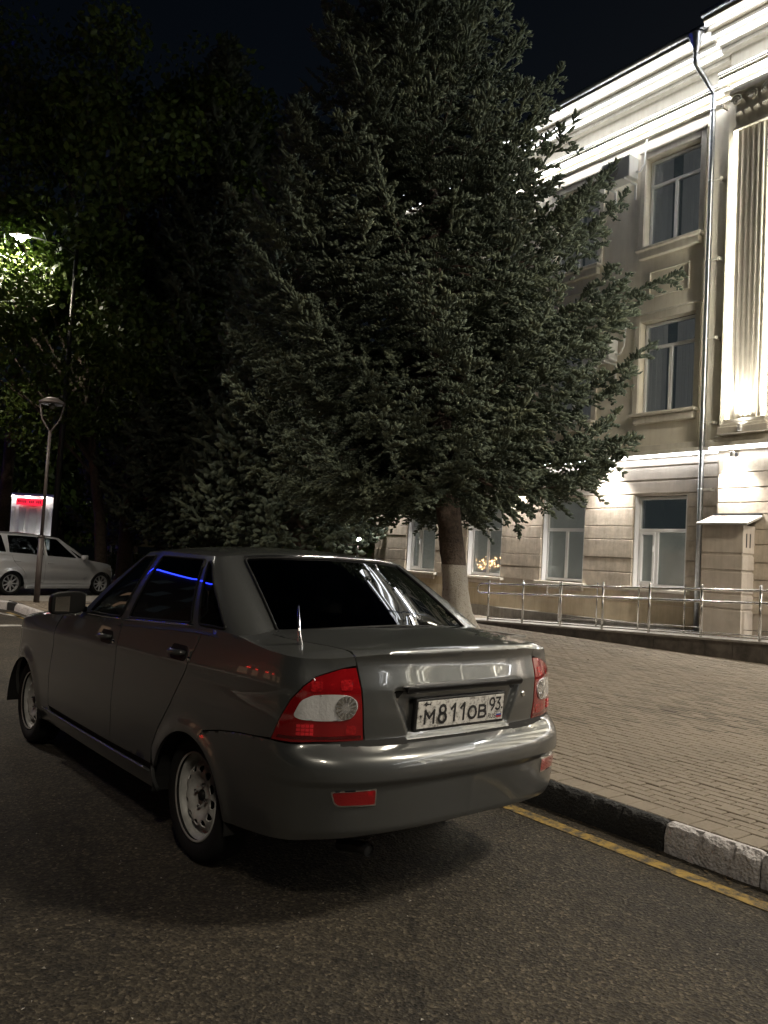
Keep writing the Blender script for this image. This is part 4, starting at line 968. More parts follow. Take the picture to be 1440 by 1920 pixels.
# front wings, bonnet, nose
a_f0 = math.atan2(.36-.25, -.317); a_f1 = math.atan2(.33-.25, .325)
wing = [(sL(2.17), .30), (sL(1.935), .30), (sL(1.935), .55), (sL(1.89), .855), (sL(1.81), .938), (sL(1.60), ztop(sL(1.60))-.004)]
wing += [(s, ztop(s)) for s in np.linspace(sL(1.62), sL(3.02), 30)]+[(sL(2.97), .66), (sL(2.92), .60)]
wing += [p for p in arc(fa, AR, math.atan2(.585-.25, .12), math.atan2(.30-.25, -.331), 18)]
panel('front_wing', wing, M_paint, CAR)
nose = [(s, .24) for s in np.linspace(sL(2.83), 2*SH.smax-sL(2.83), 40)]
S2 = SH.smax
class _Fold:
    def P(self, s, z):
        s = np.asarray(s, float); f = s > S2; p = SH.P(np.where(f, 2*S2-s, s), z); p[..., 1] *= np.where(f, -1, 1); return p
    def N(self, s, z):
        e = 1e-3; a = self.P(s+e, z)-self.P(s-e, z); b = self.P(s, z+e)-self.P(s, z-e); n = np.cross(b, a); return n/np.linalg.norm(n, axis=-1)[..., None]
FO = _Fold()
mir = lambda L_: [(2*S2-s, z) for s, z in L_[::-1]]
side_up = [(sL(2.845), .34)]+arc(fa, AR+.002, math.atan2(.32-.25, .33), math.atan2(.585-.25, .12), 10)+[(sL(2.925), .595), (sL(2.975), .65), (sL(3.06), .655)]
lo = [(sL(2.80), .22)]; npoly = mir([(sL(2.84), .24)]+side_up[1:])[::-1]
nose_poly = [(sL(2.84), .24)]+side_up[1:]+[(s, .655) for s in np.linspace(sL(3.06), 2*S2-sL(3.06), 20)][1:-1]+mir([(sL(2.84), .24)]+side_up[1:])
grille_low = rounded([(S2-.42, .30), (S2+.42, .30), (S2+.40, .44), (S2-.40, .44)], .04)
V, T = patch(nose_poly, [grille_low], .035); lifted('front_bumper', [(FO.P(V[:, 0], V[:, 1]), T)], M_paint, CAR, rim=.02)
V, T = patch(grille_low, (), .04); lifted('lower_grille', [(FO.P(V[:, 0], V[:, 1])-np.array([.03, 0, 0]), T)], M_blackp, CAR, rim=0)
ntop = lambda s: ztop(s if s <= S2 else 2*S2-s)
upg = [(S2-.30, .665), (S2+.30, .665), (S2+.30, .715), (S2-.30, .715)]
V, T = patch(rounded(upg, .02), (), .03); lifted('grille', [(FO.P(V[:, 0], V[:, 1]), T)], M_blackp, CAR, rim=.01)
hl_ = [(S2-.31, .662), (S2-.31, .718), (sL(3.10), .752), (sL(2.985), .772), (sL(2.985), .668)]
for side in (1, -1):
    P, T = spatch(SH, rounded(hl_, .015), (), .03, .002); lifted('headlamp', [(P, T)], M_clear, CAR, rim=.015, mirror=None if side > 0 else 'flip')
edgeF = np.array([SH.P(s, ztop(s)) for s in np.linspace(sL(1.64), S2, 70)]); bordF = np.vstack([edgeF, (edgeF[:-1]*[1, -1, 1])[::-1]])
gw = GR.G(np.linspace(t9-.06, tE, 40), np.zeros(40))[:, :2]; gw[:, 0] -= .015
hood_outer = [tuple(p) for p in bordF[:, :2]]+[tuple(p) for p in (gw*[1, -1])]+[tuple(p) for p in gw[::-1][1:]]
lifted('bonnet', [deckpatch(hood_outer, bordF, zhood, sp=.045, rho=.09)], M_paint, CAR, centre=(2.4, 0, .3), rim=.012)
# dark liner behind the gaps, arches, floor
def liner():
    pcs = []
    for poly in ([(0, .40), (sL(-.42), .40), (sL(-.40), .62), (sL(.36), .62), (sL(.36), .26), (sL(2.1), .26), (sL(2.1), .62), (sL(2.88), .62), (sL(2.88), .40), (S2, .40), (S2, .70)]+[(s, min(ztop(s)-.03, 2)) for s in np.linspace(S2-.05, .02, 60)]+[(0, 1.0)],):
        V, T = patch(poly, (), .06); P = SH.P(V[:, 0], V[:, 1]); n = SH.N(V[:, 0], V[:, 1]); sg = np.sign((n*(P-np.array([1, 0, .6]))).sum(-1).mean()); pcs.append((P-n*sg*.016, T))
    lifted('body_liner', pcs, M_inner, CAR, rim=0, mirror='join')
liner()
fl_ = MB().box(-.62, 3.0, -.66, .66, .25, .28); fl_.build('floor_pan', M_inner, CAR)
for l in (-.02, 2.492):
    for sg in (1, -1):
        b = MB(); n = 16; V = []
        for i in range(n+1):
            a = PI*i/n
            for w in (.50, .815): V.append((l+.355*math.cos(a), sg*w, .23+.36*math.sin(a)))
        k = len(V); V += [(l+.355*math.cos(PI*i/n), sg*.50, .23+.36*math.sin(PI*i/n)) for i in range(n+1)]
        b.add(V, [(2*i, 2*i+1, 2*i+3, 2*i+2) for i in range(n)]); b.add([(l, sg*.5, .2)]+V[k:], [(0, i+1, i+2) for i in range(n)])
        b.build('arch_liner', M_inner, CAR)
# glazing
def glaz(name, poly, m, rad=.03, flip=None, sp=.05):
    P, T = gpatch(GR, gpoly(poly, rad), (), sp); V3 = P.copy()
    return lifted(name, [(V3, T)], m, CAR, centre=(.6, 0, 1.1), rim=.006, mirror=flip)
shr = lambda poly, d=.0: poly
glaz('rear_window', g_rear, M_glassd, .03); glaz('windscreen', g_front, M_glassf, .03)
for f in (None, 'flip'):
    glaz('quarter_glass', w_q, M_glassd, [.02, .02, .03, .08, .05], f); glaz('door_glass', w_r, M_glassd, .025, f); glaz('door_glass', w_f, M_glassf, .03, f)
# rubber seals and bright sill strips round the glass
def seal(name, poly, m, rad, r, flip=None, part=None, off=.002):
    pts = resample(gpoly(poly, rad), .04); P = GR.G(pts[:, 0], pts[:, 1]/hh)
    c = np.array([.6, 0, 1.1]); n = P-c; n[:, 2] *= .3; n /= np.linalg.norm(n, axis=1)[:, None]; P = P+n*off
    if part is not None: P = P[part(P)]
    P = [Vector((p[0], p[1]*(-1 if flip else 1), p[2])) for p in P]
    if part is None: P.append(P[0])
    return MB().tube(P, r, 6, cap=part is not None).build(name, m, CAR, smooth=True)
seal('window_seal', g_rear, M_rub, .03, .008)
for f in (None, 1):
    for w_, rd_ in ((w_q, [.02, .02, .03, .08, .05]), (w_r, .025), (w_f, .03)): seal('window_seal', w_, M_rub, rd_, .007, f)
top = GR.G(np.linspace(-(t2-.03), t2-.03, 30), np.full(30, .975)); MB().tube([Vector(p)+Vector((-.004, 0, .003)) for p in top], .005, 6).build('roof_edge_trim', M_chrome, CAR, smooth=True)
for sg in (1, -1):
    for a, b in ((t5+.01, t6), (t7, t8-.02)):
        P = GR.G(np.linspace(a, b, 14), np.full(14, .03)); MB().tube([Vector((p[0], sg*(p[1]+.006), p[2])) for p in P], .006, 6).build('belt_trim', M_chrome, CAR, smooth=True)
    P = [SH.P(s, .322) for s in np.linspace(sL(.36), sL(2.05), 20)]; MB().tube([(p[0], sg*(p[1]+.004), p[2]) for p in P], .006, 6).build('sill_trim', M_paint, CAR, smooth=True)
# number plate, bar, lock
PL = empty('number_plate', (-.893, 0, .774), parent=CAR)
tilt = -R(4)
PL.rotation_euler = (0, tilt, 0)
# local frame: x towards the car, y left, z up
MB().box(-.010, .012, -.272, .272, -.068, .068).build('plate_holder', M_blackp, PL, bevel=.006)
MB().box(-.0125, -.0085, -.260, .260, -.056, .056).build('plate_blank', M_plate, PL, bevel=.002)
def letter(ch, y, z, h, wd=None, m=M_print, parent=PL, bold=1.):
    me = text_mesh(ch); co = np.array([v.co for v in me.vertices]); mn, mxx = co.min(0), co.max(0); H = mxx[1]-mn[1]; Wt = mxx[0]-mn[0]
    sc_ = h/H; wd_ = wd if wd else Wt*sc_
    for v in me.vertices:
        x_ = (v.co.x-(mn[0]+mxx[0])/2)/Wt*wd_; y_ = (v.co.y-(mn[1]+mxx[1])/2)*sc_; v.co = (-.0132, y-x_, z+y_)
    o = link('plate_character', me, m, parent); return o
# characters run from the left of the plate (+y) to the right
def stroke(ch, y, z, h, w, t=.0118, parent=PL, m=M_print):
    """plate lettering drawn from strokes"""
    S_ = {'M': [[(0, 0), (0, 1), (.5, .42), (1, 1), (1, 0)]], '1': [[(.25, .72), (.75, 1), (.75, 0)]],
          '8': [[(.5+.40*math.cos(a), .76+.24*math.sin(a)) for a in np.linspace(0, 2*PI, 17)], [(.5+.5*math.cos(a), .27+.27*math.sin(a)) for a in np.linspace(0, 2*PI, 17)]],
          'O': [[(.5+.5*math.cos(a), .5+.5*math.sin(a)) for a in np.linspace(0, 2*PI, 21)]],
          'B': [[(0, 0), (0, 1), (.6, 1), (.88, .9), (.9, .65), (.6, .52), (0, .52)], [(.6, .52), (.95, .42), (1, .2), (.85, .03), (.6, 0), (0, 0)]],
          'R': [[(0, 0), (0, 1), (.7, 1), (.95, .8), (.7, .52), (0, .52)], [(.45, .52), (1, 0)]], 'U': [[(0, 1), (0, .25), (.25, 0), (.75, 0), (1, .25), (1, 1)]], 'S': [[(.95, .85), (.7, 1), (.3, 1), (.05, .8), (.2, .58), (.8, .45), (.95, .2), (.7, 0), (.3, 0), (.05, .15)]],
          '9': [[(.5+.48*math.cos(a), .70+.30*math.sin(a)) for a in np.linspace(0, 2*PI, 17)], [(.98, .70), (.9, .35), (.45, 0)]],
          '3': [[(.05, 1), (.95, 1), (.45, .58), (.8, .52), (.98, .28), (.8, .04), (.4, 0), (.05, .12)]]}[ch]
    b = MB()
    for s_ in S_:
        P = [(y+w/2-p[0]*w, z-h/2+p[1]*h) for p in s_]
        for (a, c_) in zip(P[:-1], P[1:]):
            d = Vector((c_[0]-a[0], c_[1]-a[1])); n_ = Vector((-d.y, d.x)).normalized()*t/2; e_ = d.normalized()*t*.35
            q = [(a[0]-e_.x+n_.x, a[1]-e_.y+n_.y), (c_[0]+e_.x+n_.x, c_[1]+e_.y+n_.y), (c_[0]+e_.x-n_.x, c_[1]+e_.y-n_.y), (a[0]-e_.x-n_.x, a[1]-e_.y-n_.y)]
            j = -.0130-.0001*len(b.f); b.add([(j, u, v) for u, v in q], [(0, 1, 2, 3)])
    return b.build('plate_character', m, parent)
stroke('M', .193, -.010, .052, .050); stroke('8', .120, -.002, .070, .042); stroke('1', .058, -.002, .070, .040); stroke('1', .002, -.002, .070, .040)
stroke('O', -.060, -.010, .050, .046); stroke('B', -.124, -.010, .050, .042)
stroke('9', -.183, .016, .052, .030, .009); stroke('3', -.222, .016, .052, .030, .009)
for ch_, y_ in (('R', -.170), ('U', -.1875), ('S', -.205)): stroke(ch_, y_, -.036, .019, .0115, .0034)
MB().box(-.0132, -.0126, -.1545, -.1535, -.054, .054).build('plate_divider', M_print, PL)
for k, m_ in enumerate((M_plate, M_pblue, M_pred)): MB().box(-.0133, -.0128, -.249, -.217, -.030-.0075*k, -.0225-.0075*k-.0003).build('flag_stripe', m_, PL)
MB().tube([(-.0131, -.248, -.022), (-.0131, -.218, -.022), (-.0131, -.218, -.0455), (-.0131, -.248, -.0455), (-.0131, -.248, -.022)], .0007, 4).build('flag_outline', M_print, PL)
for yy in (.243, -.249): MB().lathe([(0, 0), (.0055, 0)], 12, Matrix.Translation((-.0133, yy, -.004)) @ Matrix.Rotation(PI/2, 4, 'Y')).build('plate_screw', M_print, PL)
sk = [(.0, .0), (.012, .006), (.020, .015), (.024, .006), (.040, .003), (.050, .010), (.048, .0), (.050, -.007), (.040, -.002), (.026, -.004), (.018, -.010), (.014, -.003)]
obj('fish_emblem', [(-.0132, .236-x*.95, .042+z*.9) for x, z in sk], [tuple(range(len(sk)))], M_print, PL)
barp = [(-.372, .868), (.358, .868), (.352, .898), (.30, .908), (-.31, .908), (-.366, .898)]
P, T = spatch(SH, rounded(barp, .012), (), .008, .0)
P[:, 0] = np.minimum(P[:, 0], -.905+.06*P[:, 1]**2)-.012-.022*np.sqrt(np.clip(1-((P[:, 2]-.889)/.0235)**2, 0, 1))
lifted('handle_bar', [(P, T)], mat('gloss_black_bar', (.005, .005, .006), .32, spec=.3), CAR, rim=.035, centre=(0, 0, .8))
q = SH.P(-.425, .816); MB().lathe([(0, .006), (.010, .006), (.014, .003), (.015, -.004)], 16, Matrix.Translation(q) @ Matrix.Rotation(-PI/2, 4, 'Y')).build('boot_lock', M_chrome, CAR, smooth=True)
# aerial, mirror, exhaust
MB().tube([(-.612, .655, 1.03), (-.60, .654, 1.075), (-.575, .652, 1.19)], [.013, .007, .0045], 8).build('aerial', M_chrome, CAR, smooth=True)
MB().tube([(-.70, .46, .235), (-.83, .46, .265), (-.885, .46, .268)], .024, 14, cap=False).build('exhaust_pipe', M_blackp, CAR, smooth=True)
MB().lathe([(0, 0), (.0235, 0)], 14, Matrix.Translation((-.875, .46, .268)) @ Matrix.Rotation(PI/2, 4, 'Y')).build('exhaust_mouth', M_inner, CAR)
for sg in (1, -1):
    V = []; F = []; nu, nv = 28, 16; se = lambda c, e: math.copysign(abs(c)**e, c)
    for i in range(nv+1):
        f_ = -PI/2+PI*i/nv
        for j in range(nu):
            t_ = 2*PI*j/nu; x_ = .07*se(math.cos(f_), .45)*se(math.cos(t_), .45); y_ = .092*se(math.cos(f_), .45)*se(math.sin(t_), .45); z_ = .064*se(math.sin(f_), .45)
            if x_ > 0: y_ *= 1-.25*x_/.085; z_ *= 1-.3*x_/.085
            V.append((1.47+max(x_, -.045)+.03*(y_/.100), sg*(.905+y_), 1.04+z_-.012*(y_/.100)))
    F = [(i*nu+j, i*nu+(j+1) % nu, (i+1)*nu+(j+1) % nu, (i+1)*nu+j) for i in range(nv) for j in range(nu)]
    if sg < 0: F = [f[::-1] for f in F]
    mo = obj('door_mirror', V, F, M_rub, CAR, smooth=True)
    obj('mirror_glass', [(1.404, sg*.832, .992), (1.445, sg*.975, .990), (1.445, sg*.975, 1.072), (1.404, sg*.832, 1.088)], [(0, 1, 2, 3) if sg < 0 else (3, 2, 1, 0)], M_chrome, mo)
    MB().box(1.46, 1.53, sg*.78 if sg > 0 else -.85, sg*.85 if sg > 0 else -.78, .985, 1.02).build('mirror_stalk', M_rub, mo, bevel=.01)
# wheels
def steel_wheel(name='wheel'):
    w = empty(name)
    # axis along local y (outside = +y); profile (radius, y)
    Mx = Matrix.Rotation(-PI/2, 4, 'X')
    ty = [(.185, .050), (.192, .070), (.215, .082), (.245, .084), (.268, .076), (.283, .060), (.288, .03), (.288, -.03), (.283, -.06), (.268, -.076), (.24, -.085), (.205, -.08), (.19, -.06)]
    t = MB().lathe(ty, 56, Mx).build('tyre', M_tyre, w, smooth=True)
    g = MB()
    for yy in (-.025, 0, .025): g.lathe([(.2885, yy-.004), (.2892, yy-.004), (.2892, yy+.004), (.2885, yy+.004)], 56, Mx)
    g.build('tread_groove', M_inner, t)
    rimp = [(.186, .074), (.194, .078), (.197, .072), (.195, .062), (.184, .058), (.176, .050), (.172, .030), (.164, .012), (.158, .012), (.150, .020)]
    rm = MB().lathe(rimp, 56, Mx).build('rim', M_rim, w, smooth=True)
    # disc with a ring of holes
    N = 12; holes = []
    for k in range(N):
        a = 2*PI*(k+.5)/N; cx, cz = .122*math.cos(a), .122*math.sin(a)
        holes.append([(cx+.017*math.cos(b)*math.cos(a)-.021*math.sin(b)*math.sin(a), cz+.017*math.cos(b)*math.sin(a)+.021*math.sin(b)*math.cos(a)) for b in np.linspace(0, 2*PI, 13)[:-1]])
    outer = [(.151*math.cos(a), .151*math.sin(a)) for a in np.linspace(0, 2*PI, 65)[:-1]]
    V, T = patch(outer, holes+[[(.026*math.cos(a), .026*math.sin(a)) for a in np.linspace(0, 2*PI, 20)[:-1]]], .012); r = np.hypot(V[:, 0], V[:, 1])
    y = np.interp(r, [.0, .03, .045, .075, .10, .118, .135, .151], [.034, .034, .030, .034, .054, .058, .050, .022])
    lifted('wheel_disc', [(np.c_[V[:, 0], y, V[:, 1]], T)], M_rim, w, centre=(0, -1, 0), rim=.006)
    MB().lathe([(.0, .0), (.16, 0), (.16, -.03), (0, -.03)], 40, Mx).build('wheel_back', M_inner, w)
    MB().lathe([(0, .050), (.018, .050), (.025, .042), (.027, .02)], 20, Mx).build('hub_cap', M_rub, w, smooth=True)
    for k in range(4):
        a = 2*PI*k/4+.4; MB().lathe([(0, .052), (.007, .052), (.009, .046), (.009, .02)], 6, Matrix.Translation((.05*math.cos(a), 0, .05*math.sin(a))) @ Mx).build('wheel_bolt', M_chrome, w)
    return w
w0 = steel_wheel(); first = True
for l, sg in ((0, 1), (2.492, 1), (0, -1), (2.492, -1)):
    w = w0 if first else copy_tree(w0); first = False
    w.parent = CAR; w.location = (l, sg*.685, .287); w.rotation_euler = (0, R(37*l+11), 0 if sg > 0 else PI)
# cabin: seats, headrests, shelf, dash
MB().box(-.42, .1, -.60, .60, .93, .955).build('parcel_shelf', M_seat, CAR, bevel=.02)
MB().box(.28, .42, -.60, .60, .45, 1.05).build('rear_bench_back', M_seat, CAR, bevel=.05)
MB().box(.40, .9, -.60, .60, .35, .55).build('rear_bench', M_seat, CAR, bevel=.05)
for sg in (1, -1):
    s_ = MB().box(1.02, 1.14, sg*.36-.22, sg*.36+.22, .5, 1.10).box(1.1, 1.6, sg*.36-.22, sg*.36+.22, .38, .55).build('front_seat', M_seat, CAR, bevel=.05)
    MB().box(1.0, 1.09, sg*.36-.12, sg*.36+.12, 1.12, 1.30).build('headrest', M_seat, s_, bevel=.04)
    MB().box(.26, .34, sg*.36-.11, sg*.36+.11, 1.06, 1.17).build('headrest', M_pale if sg < 0 else M_seat, CAR, bevel=.03)
MB().box(1.55, 1.85, -.66, .66, .6, .93).build('dashboard', M_seat, CAR, bevel=.05)
M_belt = mat('pale_belt_guide', (.35, .35, .33), .7)
for yy, zz_ in ((.10, 1.22),): MB().box(.95, .99, yy-.04, yy+.04, zz_-.12, zz_+.1).build('pillar_trim', M_pale, CAR, bevel=.01)
# ------------------------------------------------------------------ silver wagon on the side road
M_silver = mat('silver_car_paint', (.42, .43, .45), .32, metal=.2, coat=1., coat_rough=.04)
WAG = tag(empty('parked_wagon', (4.19, 21.16, 0), R(20.8)), 'silver wagon parked across the road behind the unlit lamp post', 'car')
O2 = [(-1.02, 0), (-1.0, .4), (-.95, .64), (-.84, .77), (-.6, .825), (.2, .845), (1.2, .847), (2.2, .835), (2.7, .785), (3.05, .64), (3.26, .36), (3.32, 0)]
S_R = smooth_prof([(.18, .12), (.3, .05), (.45, .0), (.62, .01), (.66, .05), (.9, .06), (1.1, .1)]); S_F = smooth_prof([(.18, .1), (.3, .03), (.5, 0), (.65, .02), (.75, .1), (.9, .3), (1.1, .5)], sig=.02)
S_S = smooth_prof([(.18, .07), (.24, .03), (.30, .012), (.36, .03), (.45, .012), (.6, 0), (.75, .004), (.88, .02), (1.0, .05), (1.1, .09)], sig=.012)
SW = Shell(O2, S_R, S_F, S_S, [(0, .27, .345), (2.57, .27, .345)], (.80, -.05, .012))
wL = lambda l: float(SW.s_of_l(l))
wtop = lambda l: float(np.interp(l, [-1, -.6, .3, 1.2, 2.1, 2.5, 2.9, 3.15, 3.32], [1.03, 1.03, .985, .945, .905, .86, .80, .74, .68]))
wt = lambda s: wtop(float(np.interp(s, SW.hs, SW.hl)))
A2 = .335; c0, c1 = (wL(0), .27), (wL(2.57), .27)
lo = [(0, .25), (wL(-.325), .25)]+arc(c0, A2, PI*1.02, -.02*PI, 18)+[(wL(.36), .20), (wL(2.21), .20)]+arc(c1, A2, PI*1.02, -.02*PI, 18)+[(SW.smax, .25)]
bodyp = lo+[(s, wt(s)) for s in np.linspace(SW.smax, 0, 70)]
d_r = rounded([(wL(.30), .62), (wL(.42), .34), (wL(.86), .32), (wL(.86), wtop(.86)-.005), (wL(-.02), wtop(-.02)-.005), (wL(.02), .82)], [.1, .04, .02, .02, .02, .1])
d_f = rounded([(wL(.875), .32), (wL(2.02), .32), (wL(2.10), .55), (wL(2.06), wtop(2.06)-.03), (wL(1.9), wtop(1.9)-.005), (wL(.875), wtop(.875)-.005)], [.02, .04, .1, .05, .02, .02])
grow = lambda P, d: [tuple(np.array(p)+(np.array(p)-np.mean(P, 0))/np.linalg.norm(np.array(p)-np.mean(P, 0))*d) for p in P]
pb = spatch(SW, bodyp, [grow(d_r, .006), grow(d_f, .0)][:1], .05)
B2 = [(-.93, 0, 1.03), (-.90, .5, 1.03), (-.80, .70, 1.03), (-.55, .775, 1.03), (-.12, .79, 1.01), (.84, .80, .96), (.92, .80, .955), (1.85, .785, .915), (2.15, .74, .905), (2.45, .45, .90), (2.55, 0, .90)]
R2 = [(-.72, 0), (-.70, .42), (-.62, .56), (-.42, .61), (-.12, .625), (.80, .635), (.86, .635), (1.30, .60), (1.36, .56), (1.46, .32), (1.50, 0)]
rz2 = lambda l, w: 1.535-.05*(l-.3)**2-.05*np.abs(w/.62)**2.3
G2 = Green(B2, [(l, w, float(rz2(l, w))-.004) for l, w in R2]); h2 = G2.h
u = [G2.tau(i) for i in range(11)]; UE = G2.T
gp2 = lambda pts, r=.03: rounded([(t, v*h2) for t, v in pts], r)
q_ = [(u[3]-.02, .07), (u[4]-.05, .06), (u[4]-.14, .93), (u[3]+.03, .90)]
r_ = [(u[4]+.03, .06), (u[5]-.01, .06), (u[5]-.01, .94), (u[4]+.03, .94)]
f_ = [(u[6]+.01, .06), (u[7]-.02, .06), (u[7]-.12, .93), (u[6]+.01, .94)]
k_ = [(u[7]+.03, .07), (u[8]-.06, .07), (u[7]+.03, .50)]
fo = [(0, -.08*h2), (0, .10*h2), (u[2]-.05, .10*h2), (u[2]-.07, .9*h2), (0, .9*h2), (0, h2)]+[(t, h2) for t in np.linspace(0, UE, 40)[1:]]+[(UE, .95*h2), (u[8]+.08, .95*h2), (u[8]+.06, .05*h2), (UE, .05*h2), (UE, -.08*h2)]
fr2 = gpatch(G2, fo, [gp2(q_), gp2(r_), gp2(f_), gp2(k_, .01)], .05)
lifted('body', [pb, fr2], M_silver, WAG, rim=.012, mirror='join')
ro2 = [tuple(p) for p in np.vstack([G2.R[:, :2], (G2.R[1:-1, :2]*[1, -1])[::-1]])]
V, T = patch(ro2, (), .08); lifted('roof', [(np.c_[V, rz2(V[:, 0], V[:, 1])], T)], M_silver, WAG, rim=.01)
for fl in (None, 'flip'):
    for nm, pp, ou in (('rear_door', d_r, .0), ('front_door', d_f, .0015)):
        P, T = spatch(SW, pp, (), .05, ou); d = lifted(nm, [(P, T)], M_silver, WAG, rim=.008, mirror=fl)
        cc = SW.P(wL(.12 if nm == 'rear_door' else 1.02), .84 if nm == 'rear_door' else .80); sg = -1 if fl else 1
        MB().box(cc[0]-.09, cc[0]+.09, sg*cc[1]-.012, sg*cc[1]+.022, cc[2]-.016, cc[2]+.016).build('door_handle', M_silver, d, bevel=.01)
    for nm, pp, m_, rr in (('quarter_glass', q_, M_glassd, .03), ('door_glass', r_, M_glassd, .03), ('door_glass', f_, M_glassf, .03), ('corner_glass', k_, M_glassf, .01)):
        P, T = gpatch(G2, gp2(pp, rr), (), .08); lifted(nm, [(P, T)], m_, WAG, centre=(.6, 0, 1.1), rim=.004, mirror=fl)
    P, T = spatch(SW, rounded([(wL(2.72), .70), (wL(2.95), .60), (wL(3.12), .62), (wL(3.0), .74)], .03), (), .05, .004); lifted('headlamp', [(P, T)], M_clear, WAG, rim=.006, mirror=fl)
    P, T = spatch(SW, rounded([(wL(-.82), .78), (wL(-.62), .82), (wL(-.70), 1.0), (wL(-.85), 1.0)], .03), (), .05, .004); lifted('tail_lamp', [(P, T)], M_lens, WAG, rim=.006, mirror=fl)
    sg = -1 if fl else 1
    MB().box(1.86, 2.0, min(sg*.84, sg*1.0), max(sg*.84, sg*1.0), .92, 1.04).build('door_mirror', M_silver, WAG, bevel=.035)
    MB().box(.36, 2.2, min(sg*.80, sg*.86), max(sg*.80, sg*.86), .17, .27).build('side_skirt', M_silver, WAG, bevel=.02)
P, T = gpatch(G2, gp2([(-(u[2]-.05), .10), (u[2]-.05, .10), (u[2]-.07, .9), (-(u[2]-.07), .9)]), (), .1); lifted('rear_window', [(P, T)], M_glassd, WAG, centre=(.6, 0, 1.1), rim=.004)
P, T = gpatch(G2, gp2([(u[8]+.06, .05), (2*UE-u[8]-.06, .05), (2*UE-u[8]-.08, .95), (u[8]+.08, .95)]), (), .1); lifted('windscreen', [(P, T)], M_glassf, WAG, centre=(.6, 0, 1.1), rim=.004)
eF = np.array([SW.P(s, wt(s)) for s in np.linspace(wL(2.1), SW.smax, 50)]); bF = np.vstack([eF, (eF[:-1]*[1, -1, 1])[::-1]])
g2w = G2.G(np.linspace(u[8]-.02, UE, 30), np.zeros(30))[:, :2]
zh2 = lambda l, w: np.interp(l, [2.0, 2.5, 2.9, 3.15, 3.32], [.935, .90, .84, .78, .71])-.04*(np.abs(w)/.8)**2.6
lifted('bonnet', [deckpatch([tuple(p) for p in bF[:, :2]]+[tuple(p) for p in g2w*[1, -1]]+[tuple(p) for p in g2w[::-1][1:]], bF, zh2, sp=.07, rho=.08)], M_silver, WAG, centre=(2.4, 0, .3), rim=.01)
MB().box(-.9, 3.0, -.68, .68, .22, .26).build('floor_pan', M_inner, WAG)
MB().box(-.2, 0, -.6, .6, .4, 1.1).box(1.0, 1.15, .15, .6, .4, 1.12).box(1.0, 1.15, -.6, -.15, .4, 1.12).box(1.0, 1.1, .28, .48, 1.14, 1.32).box(1.0, 1.1, -.48, -.28, 1.14, 1.32).build('seats', M_seat, WAG, bevel=.03)
for l in (0, 2.57):
    for sg in (1, -1):
        b = MB(); n = 14; V = [(l+.35*math.cos(PI*i/n), sg*w, .25+.36*math.sin(PI*i/n)) for i in range(n+1) for w in (.5, .82)]
        b.add(V, [(2*i, 2*i+1, 2*i+3, 2*i+2) for i in range(n)]); b.add([(l, sg*.5, .2)]+[V[2*i] for i in range(n+1)], [(0, i+1, i+2) for i in range(n)]); b.build('arch_liner', M_inner, WAG)
def alloy():
    w = empty('wheel'); Mx = Matrix.Rotation(-PI/2, 4, 'X')
    MB().lathe([(.20, .06), (.215, .085), (.25, .09), (.285, .075), (.30, .045), (.30, -.045), (.285, -.075), (.25, -.085), (.2, -.07)], 40, Mx).build('tyre', M_tyre, w, smooth=True)
    MB().lathe([(.195, .078), (.208, .08), (.208, .066), (.196, .055), (.188, .0), (.188, -.05)], 40, Mx).build('rim', M_silver, w, smooth=True)
    MB().lathe([(0, .0), (.19, .0)], 30, Mx).build('wheel_back', M_inner, w)
    s_ = MB()
    for k in range(9):
        a = 2*PI*k/9; M_ = Matrix.Rotation(-a, 4, 'Y'); s_.box(.03, .197, .03, .062, -.016, .016, M_)
    s_.lathe([(0, .07), (.03, .07), (.05, .06), (.05, .02)], 18, Mx); s_.build('spokes', M_silver, w, bevel=.004)
    return w
w0 = alloy(); first = True
for l, sg in ((0, 1), (2.57, 1), (0, -1), (2.57, -1)):
    w = w0 if first else copy_tree(w0); first = False; w.parent = WAG; w.location = (l, sg*.72, .30); w.rotation_euler = (0, .3+l, 0 if sg > 0 else PI)

# ------------------------------------------------------------------ lamp posts
def raypt(px_, py_, depth):
    d = np.array(_f)*1489.4+np.array(_R)*(px_-720)-np.array(_U)*(py_-960); return np.array([0, 0, CAM_Z])+d*depth/1489.4
M_post = mat('brown_grey_post', (.055, .044, .042), .5, noise=(8, .2)); M_lampoff = mat('unlit_lamp_glass', (.10, .10, .09), .3)
lp = tag(empty('lamp_post', (4.12, 16.55, .12)), 'slender unlit lamp post with a flat dish head on the traffic island', 'lamp post')
MB().tube([(0, 0, 0), (0, 0, 1.32)], .055, 14).build('lower_pole', M_post, lp, smooth=True)
MB().tube([(0, 0, 1.32), (0, 0, 3.42)], .032, 14).build('upper_pole', M_post, lp, smooth=True)
MB().lathe([(.03, -.02), (.062, -.02), (.062, .02), (.03, .02)], 16, Matrix.Translation((0, 0, 1.32))).build('collar', M_post, lp, smooth=True)
for sg in (-1, 1):
    MB().tube([(0, 0, 3.40), (sg*.06*.8, -sg*.06*.6, 3.48), (sg*.18*.8, -sg*.18*.6, 3.66), (sg*.24*.8, -sg*.24*.6, 3.98)], .018, 8).build('arm', M_post, lp, smooth=True)
MB().lathe([(0, 4.10), (.10, 4.085), (.245, 4.0), (.25, 3.965), (.235, 3.955), (0, 3.97)], 28).build('dish_head', M_post, lp, smooth=True)
MB().lathe([(0, 3.86), (.05, 3.88), (.06, 3.96), (0, 3.96)], 16).build('lamp_glass', M_lampoff, lp, smooth=True)
